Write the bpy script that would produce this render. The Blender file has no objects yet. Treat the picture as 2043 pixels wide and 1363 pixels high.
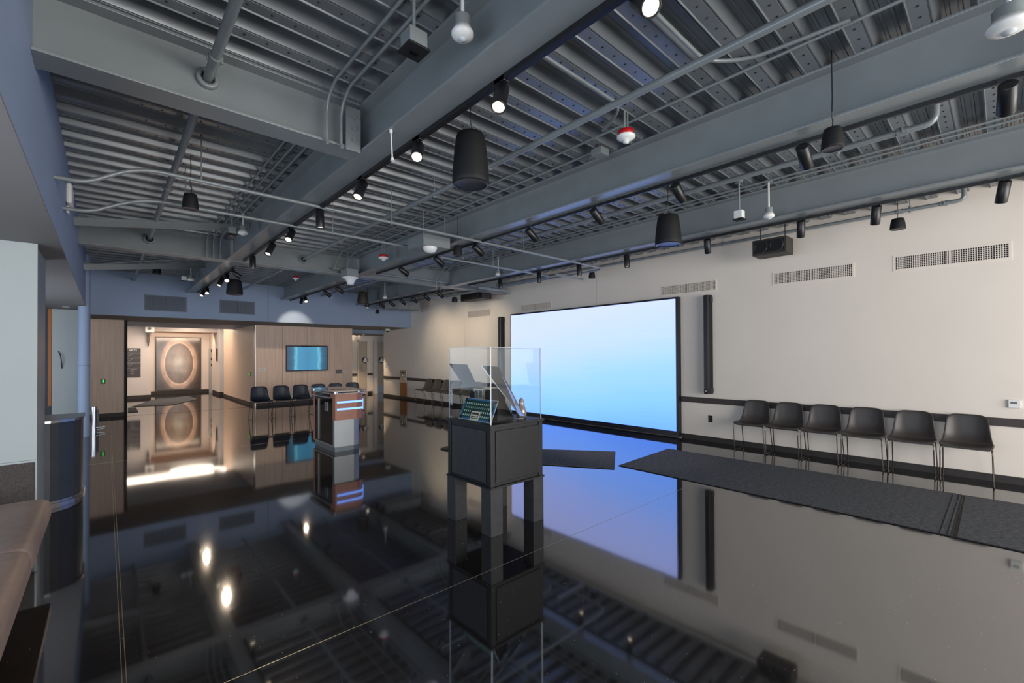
import bpy, math, random
from mathutils import Vector, Matrix, noise
random.seed(7)
S = bpy.context.scene
C = S.collection

# ------------------------------------------------------------------ camera
W_, H_ = 2043, 1363
F, CX, CY, HC = 890.74, 1021.5, 701.1, 1.505
_y, _p, _r = math.radians(42.28), math.radians(.4928), math.radians(-.2733)
_r0 = Vector((math.cos(_y), -math.sin(_y), 0))
FW = Vector((math.sin(_y)*math.cos(_p), math.cos(_y)*math.cos(_p), math.sin(_p)))
_u0 = _r0.cross(FW)
RR = _r0*math.cos(_r)+_u0*math.sin(_r)
UU = -_r0*math.sin(_r)+_u0*math.cos(_r)
cam = bpy.data.cameras.new('camera'); co = bpy.data.objects.new('camera', cam); C.objects.link(co)
M = Matrix((RR, UU, -FW)).transposed().to_4x4(); M.translation = (0, 0, HC); co.matrix_world = M
cam.sensor_width = 36; cam.lens = 36*F/W_; cam.shift_y = (CY-H_/2)/W_; cam.clip_start = .05
S.camera = co

# ------------------------------------------------------------------ world, lights, exposure
w = bpy.data.worlds.new('world'); S.world = w; w.use_nodes = True
w.node_tree.nodes['Background'].inputs[0].default_value = (.75, .86, 1, 1)
w.node_tree.nodes['Background'].inputs[1].default_value = .35
vs = S.view_settings
vs.view_transform = 'Standard'; vs.look = 'None'; vs.exposure = 0; vs.gamma = 1; vs.use_curve_mapping = False

def area(name, loc, target, sx, sy, e, col):
    l = bpy.data.lights.new(name, 'AREA'); l.shape = 'RECTANGLE'; l.size = sx; l.size_y = sy; l.energy = e; l.color = col
    o = bpy.data.objects.new(name, l); C.objects.link(o); o.location = loc
    d = Vector(target)-Vector(loc); o.rotation_euler = d.to_track_quat('-Z', 'Y').to_euler(); return o
area('window_daylight_back', (3.6, -4.9, 1.7), (3.6, 8, 3.4), 7.4, 2.6, 620, (1, .97, .93))
area('window_daylight_left', (-2.3, 1.2, 1.25), (4, 2.6, 2.2), 5.0, 2.0, 170, (.72, .84, 1))
area('entrance_side_fill', (-2.3, 9.6, 1.25), (4, 10.6, 1.7), 4.6, 2.2, 120, (.74, .85, 1))  # fill added to brighten the far room; no glazing is built behind it
area('hall_ceiling_light', (1.6, 18.6, 2.66), (1.6, 18.6, 0), 2.6, 3.2, 150, (1, .82, .66))
area('recess_cove_light', (2.0, 21.6, 2.28), (2.0, 22.6, 1.2), 2.2, .2, 34, (1, .74, .52))
area('corridor_light', (6.9, 17.0, 2.3), (6.9, 17.0, 0), .5, .5, 18, (1, .8, .6))

# ------------------------------------------------------------------ unproject helpers (pixel -> point on a real plane)
def ray(u, v): return FW+RR*((u-CX)/F)-UU*((v-CY)/F)
O = Vector((0, 0, HC))
def at_z(u, v, z=0.): d = ray(u, v); return O+d*((z-HC)/d.z)
def at_x(u, v, x): d = ray(u, v); return O+d*(x/d.x)
def at_y(u, v, y): d = ray(u, v); return O+d*(y/d.y)
def at_d(u, v, zc): return O+ray(u, v)*zc

# ------------------------------------------------------------------ materials
MATS = {}
def mat(name, col, rough=.5, metal=0., spec=.5, noise_amt=0., scale=20., emit=None, es=1., bump=0., stretch=None, coat=0., coords='Object'):
    if name in MATS: return MATS[name]
    m = bpy.data.materials.new(name); m.use_nodes = True; nt = m.node_tree; N = nt.nodes; L = nt.links
    b = N['Principled BSDF']
    b.inputs['Base Color'].default_value = (*col, 1); b.inputs['Roughness'].default_value = rough
    b.inputs['Metallic'].default_value = metal; b.inputs['Specular IOR Level'].default_value = spec
    if coat: b.inputs['Coat Weight'].default_value = coat
    if emit: b.inputs['Emission Color'].default_value = (*emit, 1); b.inputs['Emission Strength'].default_value = es
    tc = N.new('ShaderNodeTexCoord'); mp = N.new('ShaderNodeMapping'); L.new(tc.outputs[coords], mp.inputs[0])
    if stretch: mp.inputs['Scale'].default_value = stretch
    nz = N.new('ShaderNodeTexNoise'); nz.inputs['Scale'].default_value = scale; nz.inputs['Detail'].default_value = 5
    L.new(mp.outputs[0], nz.inputs[0])
    if noise_amt:
        cr = N.new('ShaderNodeValToRGB'); L.new(nz.outputs[0], cr.inputs[0])
        cr.color_ramp.elements[0].position = .3; cr.color_ramp.elements[1].position = .7
        cr.color_ramp.elements[0].color = (*[c*(1-noise_amt) for c in col], 1)
        cr.color_ramp.elements[1].color = (*[min(1, c*(1+noise_amt)) for c in col], 1)
        L.new(cr.outputs[0], b.inputs['Base Color'])
    if bump:
        bp = N.new('ShaderNodeBump'); bp.inputs['Strength'].default_value = bump; bp.inputs['Distance'].default_value = .003
        L.new(nz.outputs[0], bp.inputs['Height']); L.new(bp.outputs[0], b.inputs['Normal'])
    MATS[name] = m; return m
def lin(r, g, b): return tuple(((c/255)/12.92 if c/255 <= .04045 else ((c/255+.055)/1.055)**2.4) for c in (r, g, b))

steel = mat('painted_steel', lin(126, 132, 134), .30, 0, .65, .06, 3, bump=.08)
deckm = mat('painted_deck', lin(118, 123, 127), .26, .2, .6, .10, 2.5, bump=.06)
cream = mat('cream_paint', lin(229, 219, 208), .7, 0, .3, .025, 1.2, bump=.03)
bulkm = mat('grey_paint_led_tint', lin(144, 160, 184), .6, 0, .35, .03, 1.5, bump=.03)  # blue light of the LED wall is put into this paint
soffm = mat('soffit_paint', lin(128, 124, 122), .7, 0, .3, .03, 2)
white = mat('white_plastic', lin(225, 225, 222), .4, 0, .5, .02, 30)
black = mat('black_metal', lin(24, 24, 26), .38, 0, .5, .1, 30)
blackm = mat('black_matte', lin(17, 17, 19), .65, 0, .4, .15, 60)
rubber = mat('dark_base_rubber', lin(52, 47, 45), .5, 0, .4, .1, 15)
railm = mat('chair_rail_laminate', lin(66, 58, 56), .5, 0, .4, .1, 15)
chrome = mat('chrome', lin(200, 202, 205), .16, 1., .5, .03, 10)
steelb = mat('brushed_stainless', lin(165, 165, 165), .32, 1., .5, .08, 12, stretch=(1, 1, 12))
vinyl = mat('black_vinyl', lin(62, 57, 55), .38, 0, .45, .12, 60, bump=.12)
vinylg = mat('brown_grey_vinyl', lin(92, 84, 76), .42, 0, .45, .12, 60, bump=.12)
legm = mat('dark_chrome_rod', lin(95, 90, 86), .25, .9, .5, .05, 20)
legd = mat('black_wire_rod', lin(48, 42, 38), .3, .7, .5, .05, 20)
red = mat('red_plastic', lin(190, 22, 30), .4, 0, .5, .03, 20)
gold = mat('brass_strip', lin(150, 140, 124), .35, .8, .5, .05, 20)
panelm = mat('pale_panel', lin(166, 172, 170), .5, 0, .4, .02, 2)
greyf = mat('grey_frame', lin(128, 138, 146), .45, .2, .4, .03, 5)
fabric = mat('dark_tweed', lin(78, 72, 70), .9, 0, .1, .4, 220)
seatm = mat('brown_bench_vinyl', lin(112, 98, 94), .5, 0, .4, .12, 14, bump=.1)
drumm = mat('dark_blue_laminate', lin(44, 50, 58), .45, 0, .4, .12, 8)
brass = mat('copper_wood_head', lin(150, 98, 78), .35, .1, .5, .06, 6, stretch=(1, 1, 8))
silver = mat('silver_laminate', lin(138, 142, 145), .35, .5, .5, .03, 6)
darkglass = mat('dark_glass', lin(18, 18, 22), .08, 0, .6)
cabm = mat('charcoal_cabinet', lin(31, 32, 34), .42, 0, .35, .15, 25, bump=.05)
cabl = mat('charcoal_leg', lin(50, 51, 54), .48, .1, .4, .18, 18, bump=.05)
boardm = mat('grey_mirror_board', lin(130, 130, 132), .16, .6, .5, .05, 6)
hallw = mat('hall_wall', lin(212, 204, 200), .7, 0, .3, .02, 2)

def wood(name, col, s=1.):
    m = mat(name, col, .42, 0, .4)
    nt = m.node_tree; N = nt.nodes; L = nt.links; b = N['Principled BSDF']
    tc = N.new('ShaderNodeTexCoord'); mp = N.new('ShaderNodeMapping'); L.new(tc.outputs['Object'], mp.inputs[0])
    mp.inputs['Scale'].default_value = (9*s, 9*s, .35*s)
    nz = N.new('ShaderNodeTexNoise'); nz.inputs['Scale'].default_value = 2.2; nz.inputs['Detail'].default_value = 8; nz.inputs['Roughness'].default_value = .65
    L.new(mp.outputs[0], nz.inputs[0])
    cr = N.new('ShaderNodeValToRGB'); L.new(nz.outputs[0], cr.inputs[0])
    cr.color_ramp.elements[0].position = .28; cr.color_ramp.elements[1].position = .74
    cr.color_ramp.elements[0].color = (*[c*.80 for c in col], 1); cr.color_ramp.elements[1].color = (*[c*1.12 for c in col], 1)
    L.new(cr.outputs[0], b.inputs['Base Color']); return m
woodm = wood('pale_oak_veneer', lin(226, 198, 176))
woodo = wood('orange_oak_laminate', lin(160, 98, 42))

def floor_mat():
    m = mat('black_polished_terrazzo', lin(22, 21, 22), .05, 0, 1.)
    nt = m.node_tree; N = nt.nodes; L = nt.links; b = N['Principled BSDF']
    b.inputs['IOR'].default_value = 2.1
    tc = N.new('ShaderNodeTexCoord')
    vo = N.new('ShaderNodeTexVoronoi'); vo.inputs['Scale'].default_value = 42; L.new(tc.outputs['Object'], vo.inputs[0])
    lt = N.new('ShaderNodeMath'); lt.operation = 'LESS_THAN'; lt.inputs[1].default_value = .085; L.new(vo.outputs['Distance'], lt.inputs[0])
    wn = N.new('ShaderNodeSeparateColor'); L.new(vo.outputs['Color'], wn.inputs[0])
    gt = N.new('ShaderNodeMath'); gt.operation = 'GREATER_THAN'; gt.inputs[1].default_value = .86; L.new(wn.outputs[0], gt.inputs[0])
    mu = N.new('ShaderNodeMath'); mu.operation = 'MULTIPLY'; L.new(lt.outputs[0], mu.inputs[0]); L.new(gt.outputs[0], mu.inputs[1])
    nz = N.new('ShaderNodeTexNoise'); nz.inputs['Scale'].default_value = 60; nz.inputs['Detail'].default_value = 4; L.new(tc.outputs['Object'], nz.inputs[0])
    cr = N.new('ShaderNodeValToRGB'); L.new(nz.outputs[0], cr.inputs[0])
    cr.color_ramp.elements[0].color = (*lin(15, 14, 15), 1); cr.color_ramp.elements[1].color = (*lin(34, 31, 31), 1)
    mx = N.new('ShaderNodeMix'); mx.data_type = 'RGBA'; L.new(mu.outputs[0], mx.inputs[0]); L.new(cr.outputs[0], mx.inputs[6]); mx.inputs[7].default_value = (*lin(205, 198, 190), 1)
    L.new(mx.outputs[2], b.inputs['Base Color'])
    n2 = N.new('ShaderNodeTexNoise'); n2.inputs['Scale'].default_value = .8; n2.inputs['Detail'].default_value = 3; L.new(tc.outputs['Object'], n2.inputs[0])
    mr = N.new('ShaderNodeMapRange'); L.new(n2.outputs[0], mr.inputs[0]); mr.inputs[3].default_value = .03; mr.inputs[4].default_value = .07
    L.new(mr.outputs[0], b.inputs['Roughness'])
    n3 = N.new('ShaderNodeTexNoise'); n3.inputs['Scale'].default_value = 2.2; n3.inputs['Detail'].default_value = 2; L.new(tc.outputs['Object'], n3.inputs[0])
    bp = N.new('ShaderNodeBump'); bp.inputs['Strength'].default_value = .012; bp.inputs['Distance'].default_value = .02
    L.new(n3.outputs[0], bp.inputs['Height']); L.new(bp.outputs[0], b.inputs['Normal'])
    return m
floorm = floor_mat()

def screen_mat():
    m = bpy.data.materials.new('led_screen'); m.use_nodes = True; nt = m.node_tree; N = nt.nodes; L = nt.links
    b = N['Principled BSDF']; b.inputs['Base Color'].default_value = (.02, .02, .02, 1); b.inputs['Roughness'].default_value = .5
    tc = N.new('ShaderNodeTexCoord'); sx = N.new('ShaderNodeSeparateXYZ'); L.new(tc.outputs['Generated'], sx.inputs[0])
    mp = N.new('ShaderNodeMapping'); mp.inputs['Scale'].default_value = (1, 1.6, 26); L.new(tc.outputs['Generated'], mp.inputs[0])
    nz = N.new('ShaderNodeTexNoise'); nz.inputs['Scale'].default_value = 2.2; nz.inputs['Detail'].default_value = 4; L.new(mp.outputs[0], nz.inputs[0])
    n2 = N.new('ShaderNodeTexNoise'); n2.inputs['Scale'].default_value = 1.5; n2.inputs['Detail'].default_value = 2; L.new(tc.outputs['Generated'], n2.inputs[0])
    # value = z + .25*(far side lighter) + noise
    a = N.new('ShaderNodeMath'); a.operation = 'MULTIPLY_ADD'; L.new(sx.outputs[1], a.inputs[0]); a.inputs[1].default_value = .22; L.new(sx.outputs[2], a.inputs[2])
    c = N.new('ShaderNodeMath'); c.operation = 'MULTIPLY_ADD'; L.new(nz.outputs[0], c.inputs[0]); c.inputs[1].default_value = .10; L.new(a.outputs[0], c.inputs[2])
    d = N.new('ShaderNodeMath'); d.operation = 'MULTIPLY_ADD'; L.new(n2.outputs[0], d.inputs[0]); d.inputs[1].default_value = .25; L.new(c.outputs[0], d.inputs[2])
    e = N.new('ShaderNodeMath'); e.operation = 'SUBTRACT'; L.new(d.outputs[0], e.inputs[0]); e.inputs[1].default_value = .18
    cr = N.new('ShaderNodeValToRGB'); L.new(e.outputs[0], cr.inputs[0]); R = cr.color_ramp
    R.elements[0].position = 0; R.elements[0].color = (.20, .52, 1.9, 1)
    R.elements[1].position = 1.0; R.elements[1].color = (.70, .82, 1.6, 1)
    for p, col in ((.22, (.28, .66, 2.0)), (.5, (.40, .74, 1.9)), (.72, (.58, .79, 1.75))):
        q = R.elements.new(p); q.color = (*col, 1)
    L.new(cr.outputs[0], b.inputs['Emission Color']); b.inputs['Emission Strength'].default_value = 1.0
    return m
screenm = screen_mat()

def tv_mat():
    m = bpy.data.materials.new('tv_screen'); m.use_nodes = True; nt = m.node_tree; N = nt.nodes; L = nt.links
    b = N['Principled BSDF']; b.inputs['Base Color'].default_value = (.01, .012, .015, 1); b.inputs['Roughness'].default_value = .2
    tc = N.new('ShaderNodeTexCoord'); mp = N.new('ShaderNodeMapping'); L.new(tc.outputs['Generated'], mp.inputs[0])
    mp.inputs['Location'].default_value = (-.5, 0, -.5); mp.inputs['Scale'].default_value = (1, 0, 1)
    sx = N.new('ShaderNodeSeparateXYZ'); L.new(mp.outputs[0], sx.inputs[0])
    ax = N.new('ShaderNodeMath'); ax.operation = 'ABSOLUTE'; L.new(sx.outputs[0], ax.inputs[0])
    nz = N.new('ShaderNodeTexNoise'); nz.inputs['Scale'].default_value = 3; L.new(tc.outputs['Generated'], nz.inputs[0])
    ad = N.new('ShaderNodeMath'); ad.operation = 'MULTIPLY_ADD'; L.new(nz.outputs[0], ad.inputs[0]); ad.inputs[1].default_value = .08; L.new(ax.outputs[0], ad.inputs[2])
    cr = N.new('ShaderNodeValToRGB'); L.new(ad.outputs[0], cr.inputs[0]); R = cr.color_ramp
    R.elements[0].position = 0; R.elements[0].color = (*lin(62, 132, 168), 1)
    R.elements[1].position = .5; R.elements[1].color = (*lin(48, 84, 108), 1)
    for p, col in ((.28, lin(70, 146, 182)), (.33, lin(108, 190, 215)), (.40, lin(58, 106, 134))):
        q = R.elements.new(p); q.color = (*col, 1)
    L.new(cr.outputs[0], b.inputs['Emission Color']); b.inputs['Emission Strength'].default_value = 1.
    return m
def glass_mat():
    m = bpy.data.materials.new('clear_acrylic'); m.use_nodes = True; nt = m.node_tree; N = nt.nodes; L = nt.links
    for n in list(N):
        if n.type != 'OUTPUT_MATERIAL': N.remove(n)
    o = N['Material Output']; t = N.new('ShaderNodeBsdfTransparent'); t.inputs[0].default_value = (.965, .98, .985, 1)
    g = N.new('ShaderNodeBsdfGlossy'); g.inputs['Roughness'].default_value = .01
    lw = N.new('ShaderNodeLayerWeight'); lw.inputs[0].default_value = .5
    pw = N.new('ShaderNodeMath'); pw.operation = 'POWER'; L.new(lw.outputs['Facing'], pw.inputs[0]); pw.inputs[1].default_value = 5
    fr = N.new('ShaderNodeMath'); fr.operation = 'MULTIPLY_ADD'; L.new(pw.outputs[0], fr.inputs[0]); fr.inputs[1].default_value = .7; fr.inputs[2].default_value = .022
    mx = N.new('ShaderNodeMixShader'); L.new(fr.outputs[0], mx.inputs[0]); L.new(t.outputs[0], mx.inputs[1]); L.new(g.outputs[0], mx.inputs[2])
    L.new(mx.outputs[0], o.inputs[0]); return m
glassm = glass_mat()
edgem = mat('acrylic_edge_glint', lin(225, 232, 235), .15, 0, .6, .02, 10)  # bright glint of the clear edges is put into this pale colour
ledblue = mat('blue_led', (.02, .02, .05), .5, emit=lin(105, 155, 255), es=2.6)
lampe = mat('lamp_lens', (.9, .8, .6), .5, emit=(1, .82, .60), es=1.9)
lampd = mat('lamp_lens_far', (.9, .8, .6), .5, emit=(1, .86, .66), es=3.5)
greene = mat('green_led', (0, .05, 0), .5, emit=lin(40, 235, 70), es=1.3)
ringe = mat('ring_light', (.9, .8, .7), .5, emit=(1, .88, .72), es=6.)
def carpet_mat():
    m = mat('charcoal_carpet', lin(54, 56, 60), .95, 0, .1)
    nt = m.node_tree; N = nt.nodes; L = nt.links; b = N['Principled BSDF']
    tc = N.new('ShaderNodeTexCoord'); mp = N.new('ShaderNodeMapping'); mp.inputs['Scale'].default_value = (30, 9, 1); L.new(tc.outputs['Object'], mp.inputs[0])
    nz = N.new('ShaderNodeTexNoise'); nz.inputs['Scale'].default_value = 2.6; nz.inputs['Detail'].default_value = 6; nz.inputs['Roughness'].default_value = .8; L.new(mp.outputs[0], nz.inputs[0])
    cr = N.new('ShaderNodeValToRGB'); L.new(nz.outputs[0], cr.inputs[0]); cr.color_ramp.elements[0].position = .35; cr.color_ramp.elements[1].position = .68
    cr.color_ramp.elements[0].color = (*lin(44, 45, 48), 1); cr.color_ramp.elements[1].color = (*lin(108, 110, 114), 1)
    L.new(cr.outputs[0], b.inputs['Base Color'])
    bp = N.new('ShaderNodeBump'); bp.inputs['Strength'].default_value = .6; bp.inputs['Distance'].default_value = .004; L.new(nz.outputs[0], bp.inputs['Height']); L.new(bp.outputs[0], b.inputs['Normal'])
    return m
carpet = carpet_mat()

# ------------------------------------------------------------------ mesh builder
class MB:
    def __init__(s): s.v = []; s.f = []; s.sm = []
    def add(s, vs, fs, smooth=False):
        k = len(s.v); s.v += [tuple(q) for q in vs]; s.f += [tuple(i+k for i in f) for f in fs]; s.sm += [smooth]*len(fs); return s
    def box(s, x0, x1, y0, y1, z0, z1, M=None, ch=0.):
        if x1 < x0: x0, x1 = x1, x0
        if y1 < y0: y0, y1 = y1, y0
        if z1 < z0: z0, z1 = z1, z0
        vs = [Vector((x, y, z)) for x in (x0, x1) for y in (y0, y1) for z in (z0, z1)]
        if M: vs = [M@q for q in vs]
        return s.add(vs, [(0, 1, 3, 2), (4, 6, 7, 5), (0, 4, 5, 1), (2, 3, 7, 6), (0, 2, 6, 4), (1, 5, 7, 3)])
    def cyl(s, p0, p1, r, n=12, r1=None, cap=True):
        p0, p1 = Vector(p0), Vector(p1); r1 = r if r1 is None else r1
        q = (p1-p0).to_track_quat('Z', 'Y'); vs = []
        for k in range(n):
            a = 2*math.pi*k/n; d = q@Vector((math.cos(a), math.sin(a), 0)); vs += [p0+d*r, p1+d*r1]
        s.add(vs, [(2*k, 2*((k+1) % n), 2*((k+1) % n)+1, 2*k+1) for k in range(n)], True)
        if cap:
            s.add([vs[2*k] for k in range(n)][::-1], [tuple(range(n))]); s.add([vs[2*k+1] for k in range(n)], [tuple(range(n))])
        return s
    def tube(s, pts, r, n=8, cap=True):
        pts = [Vector(p) for p in pts]; rings = []; up = None
        for i, p in enumerate(pts):
            t = (pts[min(i+1, len(pts)-1)]-pts[max(i-1, 0)]).normalized()
            if up is None: up = Vector((0, 0, 1)) if abs(t.z) < .9 else Vector((1, 0, 0))
            a = t.cross(up).normalized(); b = a.cross(t).normalized(); up = b
            rings.append([p+(a*math.cos(2*math.pi*k/n)+b*math.sin(2*math.pi*k/n))*r for k in range(n)])
        vs = [q for R in rings for q in R]
        fs = [(i*n+k, i*n+(k+1) % n, (i+1)*n+(k+1) % n, (i+1)*n+k) for i in range(len(pts)-1) for k in range(n)]
        s.add(vs, fs, True)
        if cap: s.add(rings[0], [tuple(range(n))]); s.add(rings[-1], [tuple(range(n))[::-1]])
        return s
    def lathe(s, prof, M=None, n=24):
        vs = []
        for r, z in prof:
            for k in range(n):
                a = 2*math.pi*k/n; q = Vector((r*math.cos(a), r*math.sin(a), z)); vs.append(M@q if M else q)
        fs = [(i*n+k, i*n+(k+1) % n, (i+1)*n+(k+1) % n, (i+1)*n+k) for i in range(len(prof)-1) for k in range(n)]
        return s.add(vs, fs, True)
    def prism(s, poly, z0, z1, M=None, smooth=False):
        n = len(poly); vs = [Vector((x, y, z)) for z in (z0, z1) for x, y in poly]
        if M: vs = [M@q for q in vs]
        s.add(vs, [(k, (k+1) % n, n+(k+1) % n, n+k) for k in range(n)], smooth)
        return s.add(vs, [tuple(range(n))[::-1], tuple(range(n, 2*n))])
    def grid(s, P, smooth=True):
        a, b = len(P), len(P[0]); return s.add([q for r in P for q in r], [(i*b+j, i*b+j+1, (i+1)*b+j+1, (i+1)*b+j) for i in range(a-1) for j in range(b-1)], smooth)
    def obj(s, name, m, parent=None, bevel=0., kind=None, label=None, solid=0., sub=0, origin=None):
        me = bpy.data.meshes.new(name)
        vs = s.v
        if origin is not None: vs = [(a-origin[0], b-origin[1], c-origin[2]) for a, b, c in vs]
        me.from_pydata(vs, [], s.f); me.polygons.foreach_set('use_smooth', s.sm); me.materials.append(m); me.update()
        o = bpy.data.objects.new(name, me); C.objects.link(o)
        if origin is not None: o.location = origin
        if parent: o.parent = parent
        if solid: d = o.modifiers.new('solid', 'SOLIDIFY'); d.thickness = solid; d.offset = 0
        if sub: d = o.modifiers.new('sub', 'SUBSURF'); d.levels = sub; d.render_levels = sub
        if bevel: d = o.modifiers.new('bevel', 'BEVEL'); d.width = bevel; d.segments = 2; d.limit_method = 'ANGLE'
        if kind: o['kind'] = kind
        if label: o['label'] = label
        return o

def tag(o, label, cat, group=None):
    o['label'] = label; o['category'] = cat
    if group: o['group'] = group
    return o
def thing(name, label, cat, loc=(0, 0, 0), rz=0., group=None):
    o = bpy.data.objects.new(name, None); C.objects.link(o); o.location = loc; o.rotation_euler = (0, 0, rz); o.empty_display_size = .1
    return tag(o, label, cat, group)
def struct(o): o['kind'] = 'structure'; return o
def dup(r, loc, rz=None, label=None, group=None):
    c = r.copy(); C.objects.link(c); c.location = loc
    if rz is not None: c.rotation_euler = (0, 0, rz)
    if label: c['label'] = label
    if group: c['group'] = group
    for ch in [q for q in bpy.data.objects if q.parent == r]:
        d = ch.copy(); C.objects.link(d); d.parent = c
        for g in [q for q in bpy.data.objects if q.parent == ch]:
            e = g.copy(); C.objects.link(e); e.parent = d
    return c
def aimM(loc, d): return Matrix.Translation(loc)@Vector(d).to_track_quat('-Z', 'Y').to_matrix().to_4x4()
def bend(pts, r=.12, n=6):
    """round the corners of a polyline"""
    pts = [Vector(p) for p in pts]; out = [pts[0]]
    for i in range(1, len(pts)-1):
        a, b, c = pts[i-1], pts[i], pts[i+1]; d1 = (a-b); d2 = (c-b); k = min(r, d1.length*.45, d2.length*.45)
        p, q = b+d1.normalized()*k, b+d2.normalized()*k
        for j in range(n+1):
            t = j/n; out.append(p*(1-t)**2+b*2*t*(1-t)+q*t*t)
    return out+[pts[-1]]

# ================================================================== SETTING
K = .9535; D = 7.7; DECK = 3.455; ZB = 3.083; YH = 13.55; ZS = 2.455; YW = 15.1; XL = -.29; ZL = 2.48
fl = struct(MB().box(-4, 11, -6, 24, -.1, 0).obj('floor', floorm))
for x in (.058, .074): MB().box(x-.0016, x+.0016, -5, 14.9, -.004, .0006).obj('divider_strip', gold, fl)
MB().box(-.25, 7.65, 2.428, 2.4315, -.004, .0006).obj('divider_strip', gold, fl)
MB().box(-.25, 7.65, 8.60, 8.6035, -.004, .0006).obj('divider_strip', gold, fl)
MB().box(.35, 3.25, 14.98, 15.02, -.004, .001).obj('floor_track', blackm, fl)

# right wall: three painted panels with reveals
wr = struct(MB().box(D+.03, D+.2, -5, 15.62, 0, 3.9).obj('wall_right', cream))
ys = [-5, at_x(1190, 520, D).y, at_x(926, 600, D).y, 15.62]
for a, b in zip(ys[:-1], ys[1:]): MB().box(D, D+.03, a+.003, b-.003, 0, 3.9).obj('wall_panel', cream, wr)
yS0, yS1 = at_x(1358, 592, D).y, at_x(1024, 628, D).y      # LED wall extent
bb = struct(MB().box(D-.014, D, -5, yS0-.01, 0, .085).box(D-.014, D, yS1+.01, 15.62, 0, .085).obj('baseboard_right', rubber))
zr1 = at_x(2043, 837, D).z; zr0 = at_x(2043, 852, D).z-.01
rl = struct(MB().box(D-.02, D, -5, yS0-.01, zr0, zr1).box(D-.02, D, yS1+.55, 13.92, zr0, zr1).box(D-.02, D, 14.35, 15.6, zr0, zr1).obj('trim_1', railm, bevel=.003))

# left bulkhead, soffit, column
wl = struct(MB().box(XL-.02, XL, -5, 12.0, ZL, 3.9).box(-4, XL-.02, -5, 12.6, ZL, ZL+.05).obj('wall_left', bulkm))
sf = struct(MB().box(-4, XL, -5, 12.6, ZL-.012, ZL-.001).obj('soffit_left', soffm))
MB().box(-.62, -.52, 12.0, 12.03, ZL-.017, ZL-.011).obj('light_slot', white, sf)
wall_end = struct(MB().box(-4, XL, 12.6, 12.75, 0, ZL).obj('wall_end', drumm))
MB().box(at_y(104, 640, 12.58).x, at_y(157, 640, 12.58).x, 12.55, 12.6, .0, ZL-.02).obj('wall_panel', panelm, wall_end)
MB().box(at_y(96, 640, 12.58).x, at_y(103, 640, 12.58).x, 12.57, 12.6, .55, ZL-.02).obj('wood_strip', woodo, wall_end)
MB().box(at_y(159, 640, 12.58).x, at_y(163, 640, 12.58).x, 12.57, 12.6, .55, ZL-.03).obj('wood_strip', woodm, wall_end)
colm = struct(MB().cyl((-.31, 11.75, 0), (-.31, 11.75, 3.6), .088, 28).obj('round_column', bulkm))
MB().cyl((-.31, 11.75, 1.34), (-.31, 11.75, 1.35), .090, 28).obj('joint_ring', soffm, colm)

# white block wall beside bench
pan = struct(MB().box(-4, -.445, 5.5, 6.36, 0, ZL-.013).obj('wall_block', greyf))
MB().box(-4, -.43, 5.487, 5.5, .62, ZL-.014).obj('wall_panel', panelm, pan)
MB().box(-.445, -.428, 5.487, 5.5, .0, .62).obj('corner_trim', panelm, pan)

# far header and wood walls
hd = struct(MB().box(-.29, D, YH, YH+.15, ZS, 3.9).box(-.29, D, YH+.15, 18.2, ZS, ZS+.05).obj('wall_header', bulkm))
struct(MB().box(-.29, D, YH+.001, 15.6, ZS-.006, ZS).obj('soffit_far', soffm))
xs_ = at_y(535, 560, YH).x
MB().box(xs_-.004, xs_+.004, YH-.001, YH, ZS, 3.6).obj('reveal_joint', blackm, hd)
def woodwall(name, y, xs, z1, th=.04):
    base = struct(MB().box(xs[0], xs[-1], y+th, y+th+.1, 0, z1).obj(name, blackm))
    for a, b in zip(xs[:-1], xs[1:]): MB().box(a+.003, b-.003, y, y+th, .095, z1).obj('wood_panel', woodm, base)
    MB().box(xs[0], xs[-1], y-.006, y+th, 0, .09).obj('baseboard', rubber, base)
    return base
xj = at_y(248, 760, YW).x; xj2 = at_y(254, 760, YW).x
woodwall('wall_far_left', YW, [-.6, xj], ZS-.006)
struct(MB().box(xj, xj2, YW-.03, YW+.14, 0, ZS-.006).obj('door_jamb', blackm))
xw0, xw1 = at_y(510, 700, YW).x, at_y(703, 700, YW).x
woodwall('wall_far', YW, [xw0, xw0+(xw1-xw0)*.25, xw0+(xw1-xw0)*.50, at_y(658, 700, YW).x, xw1], ZS-.006)
struct(MB().box(xw0-.022, xw0, YW-.03, YW+.14, 0, ZS-.006).obj('corner_post', steelb))
ws = struct(MB().box(xw0-.02, xw0+.1, YW+.14, 19.9, .09, 2.7).obj('wall_hall_right', woodm))
MB().box(xw0-.028, xw0-.02, YW+.14, 19.9, 0, .09).obj('baseboard', rubber, ws)
struct(MB().box(xw0-.002, xw1, YW+.14, YW+.2, 0, 2.7).obj('wall_far_back', blackm))

# hallway beyond the opening
YA = 21.0; YB = 22.9
xh = at_y(301, 750, YA).x
h1 = struct(MB().box(-3, xh, YA, YA+2.2, 0, 2.75).obj('wall_hall_left', hallw))
MB().box(-3, xh+.002, YA-.012, YA, 0, .12).obj('baseboard', rubber, h1)
h2 = struct(MB().box(-1, 5.5, YB, YB+.1, 0, 2.9).obj('wall_hall_end', hallw))
MB().box(-1, 5.5, YB-.012, YB, 0, .12).obj('baseboard', rubber, h2)
zf = at_y(350, 662, YA).z
struct(MB().box(xh, 4.2, YA, YA+.12, zf, 2.75).obj('hall_fascia', hallw))
struct(MB().box(-3, xw0, YW+.05, YA+2, 2.7, 2.75).obj('ceiling_hall', hallw))
struct(MB().box(xh, 3.4, YA+.12, YB, zf+.02, zf+.06).obj('ceiling_recess', mat('warm_soffit', lin(150, 112, 90), .6)))
x1 = at_y(437, 750, 20.6).x; x2 = xw0
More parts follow.
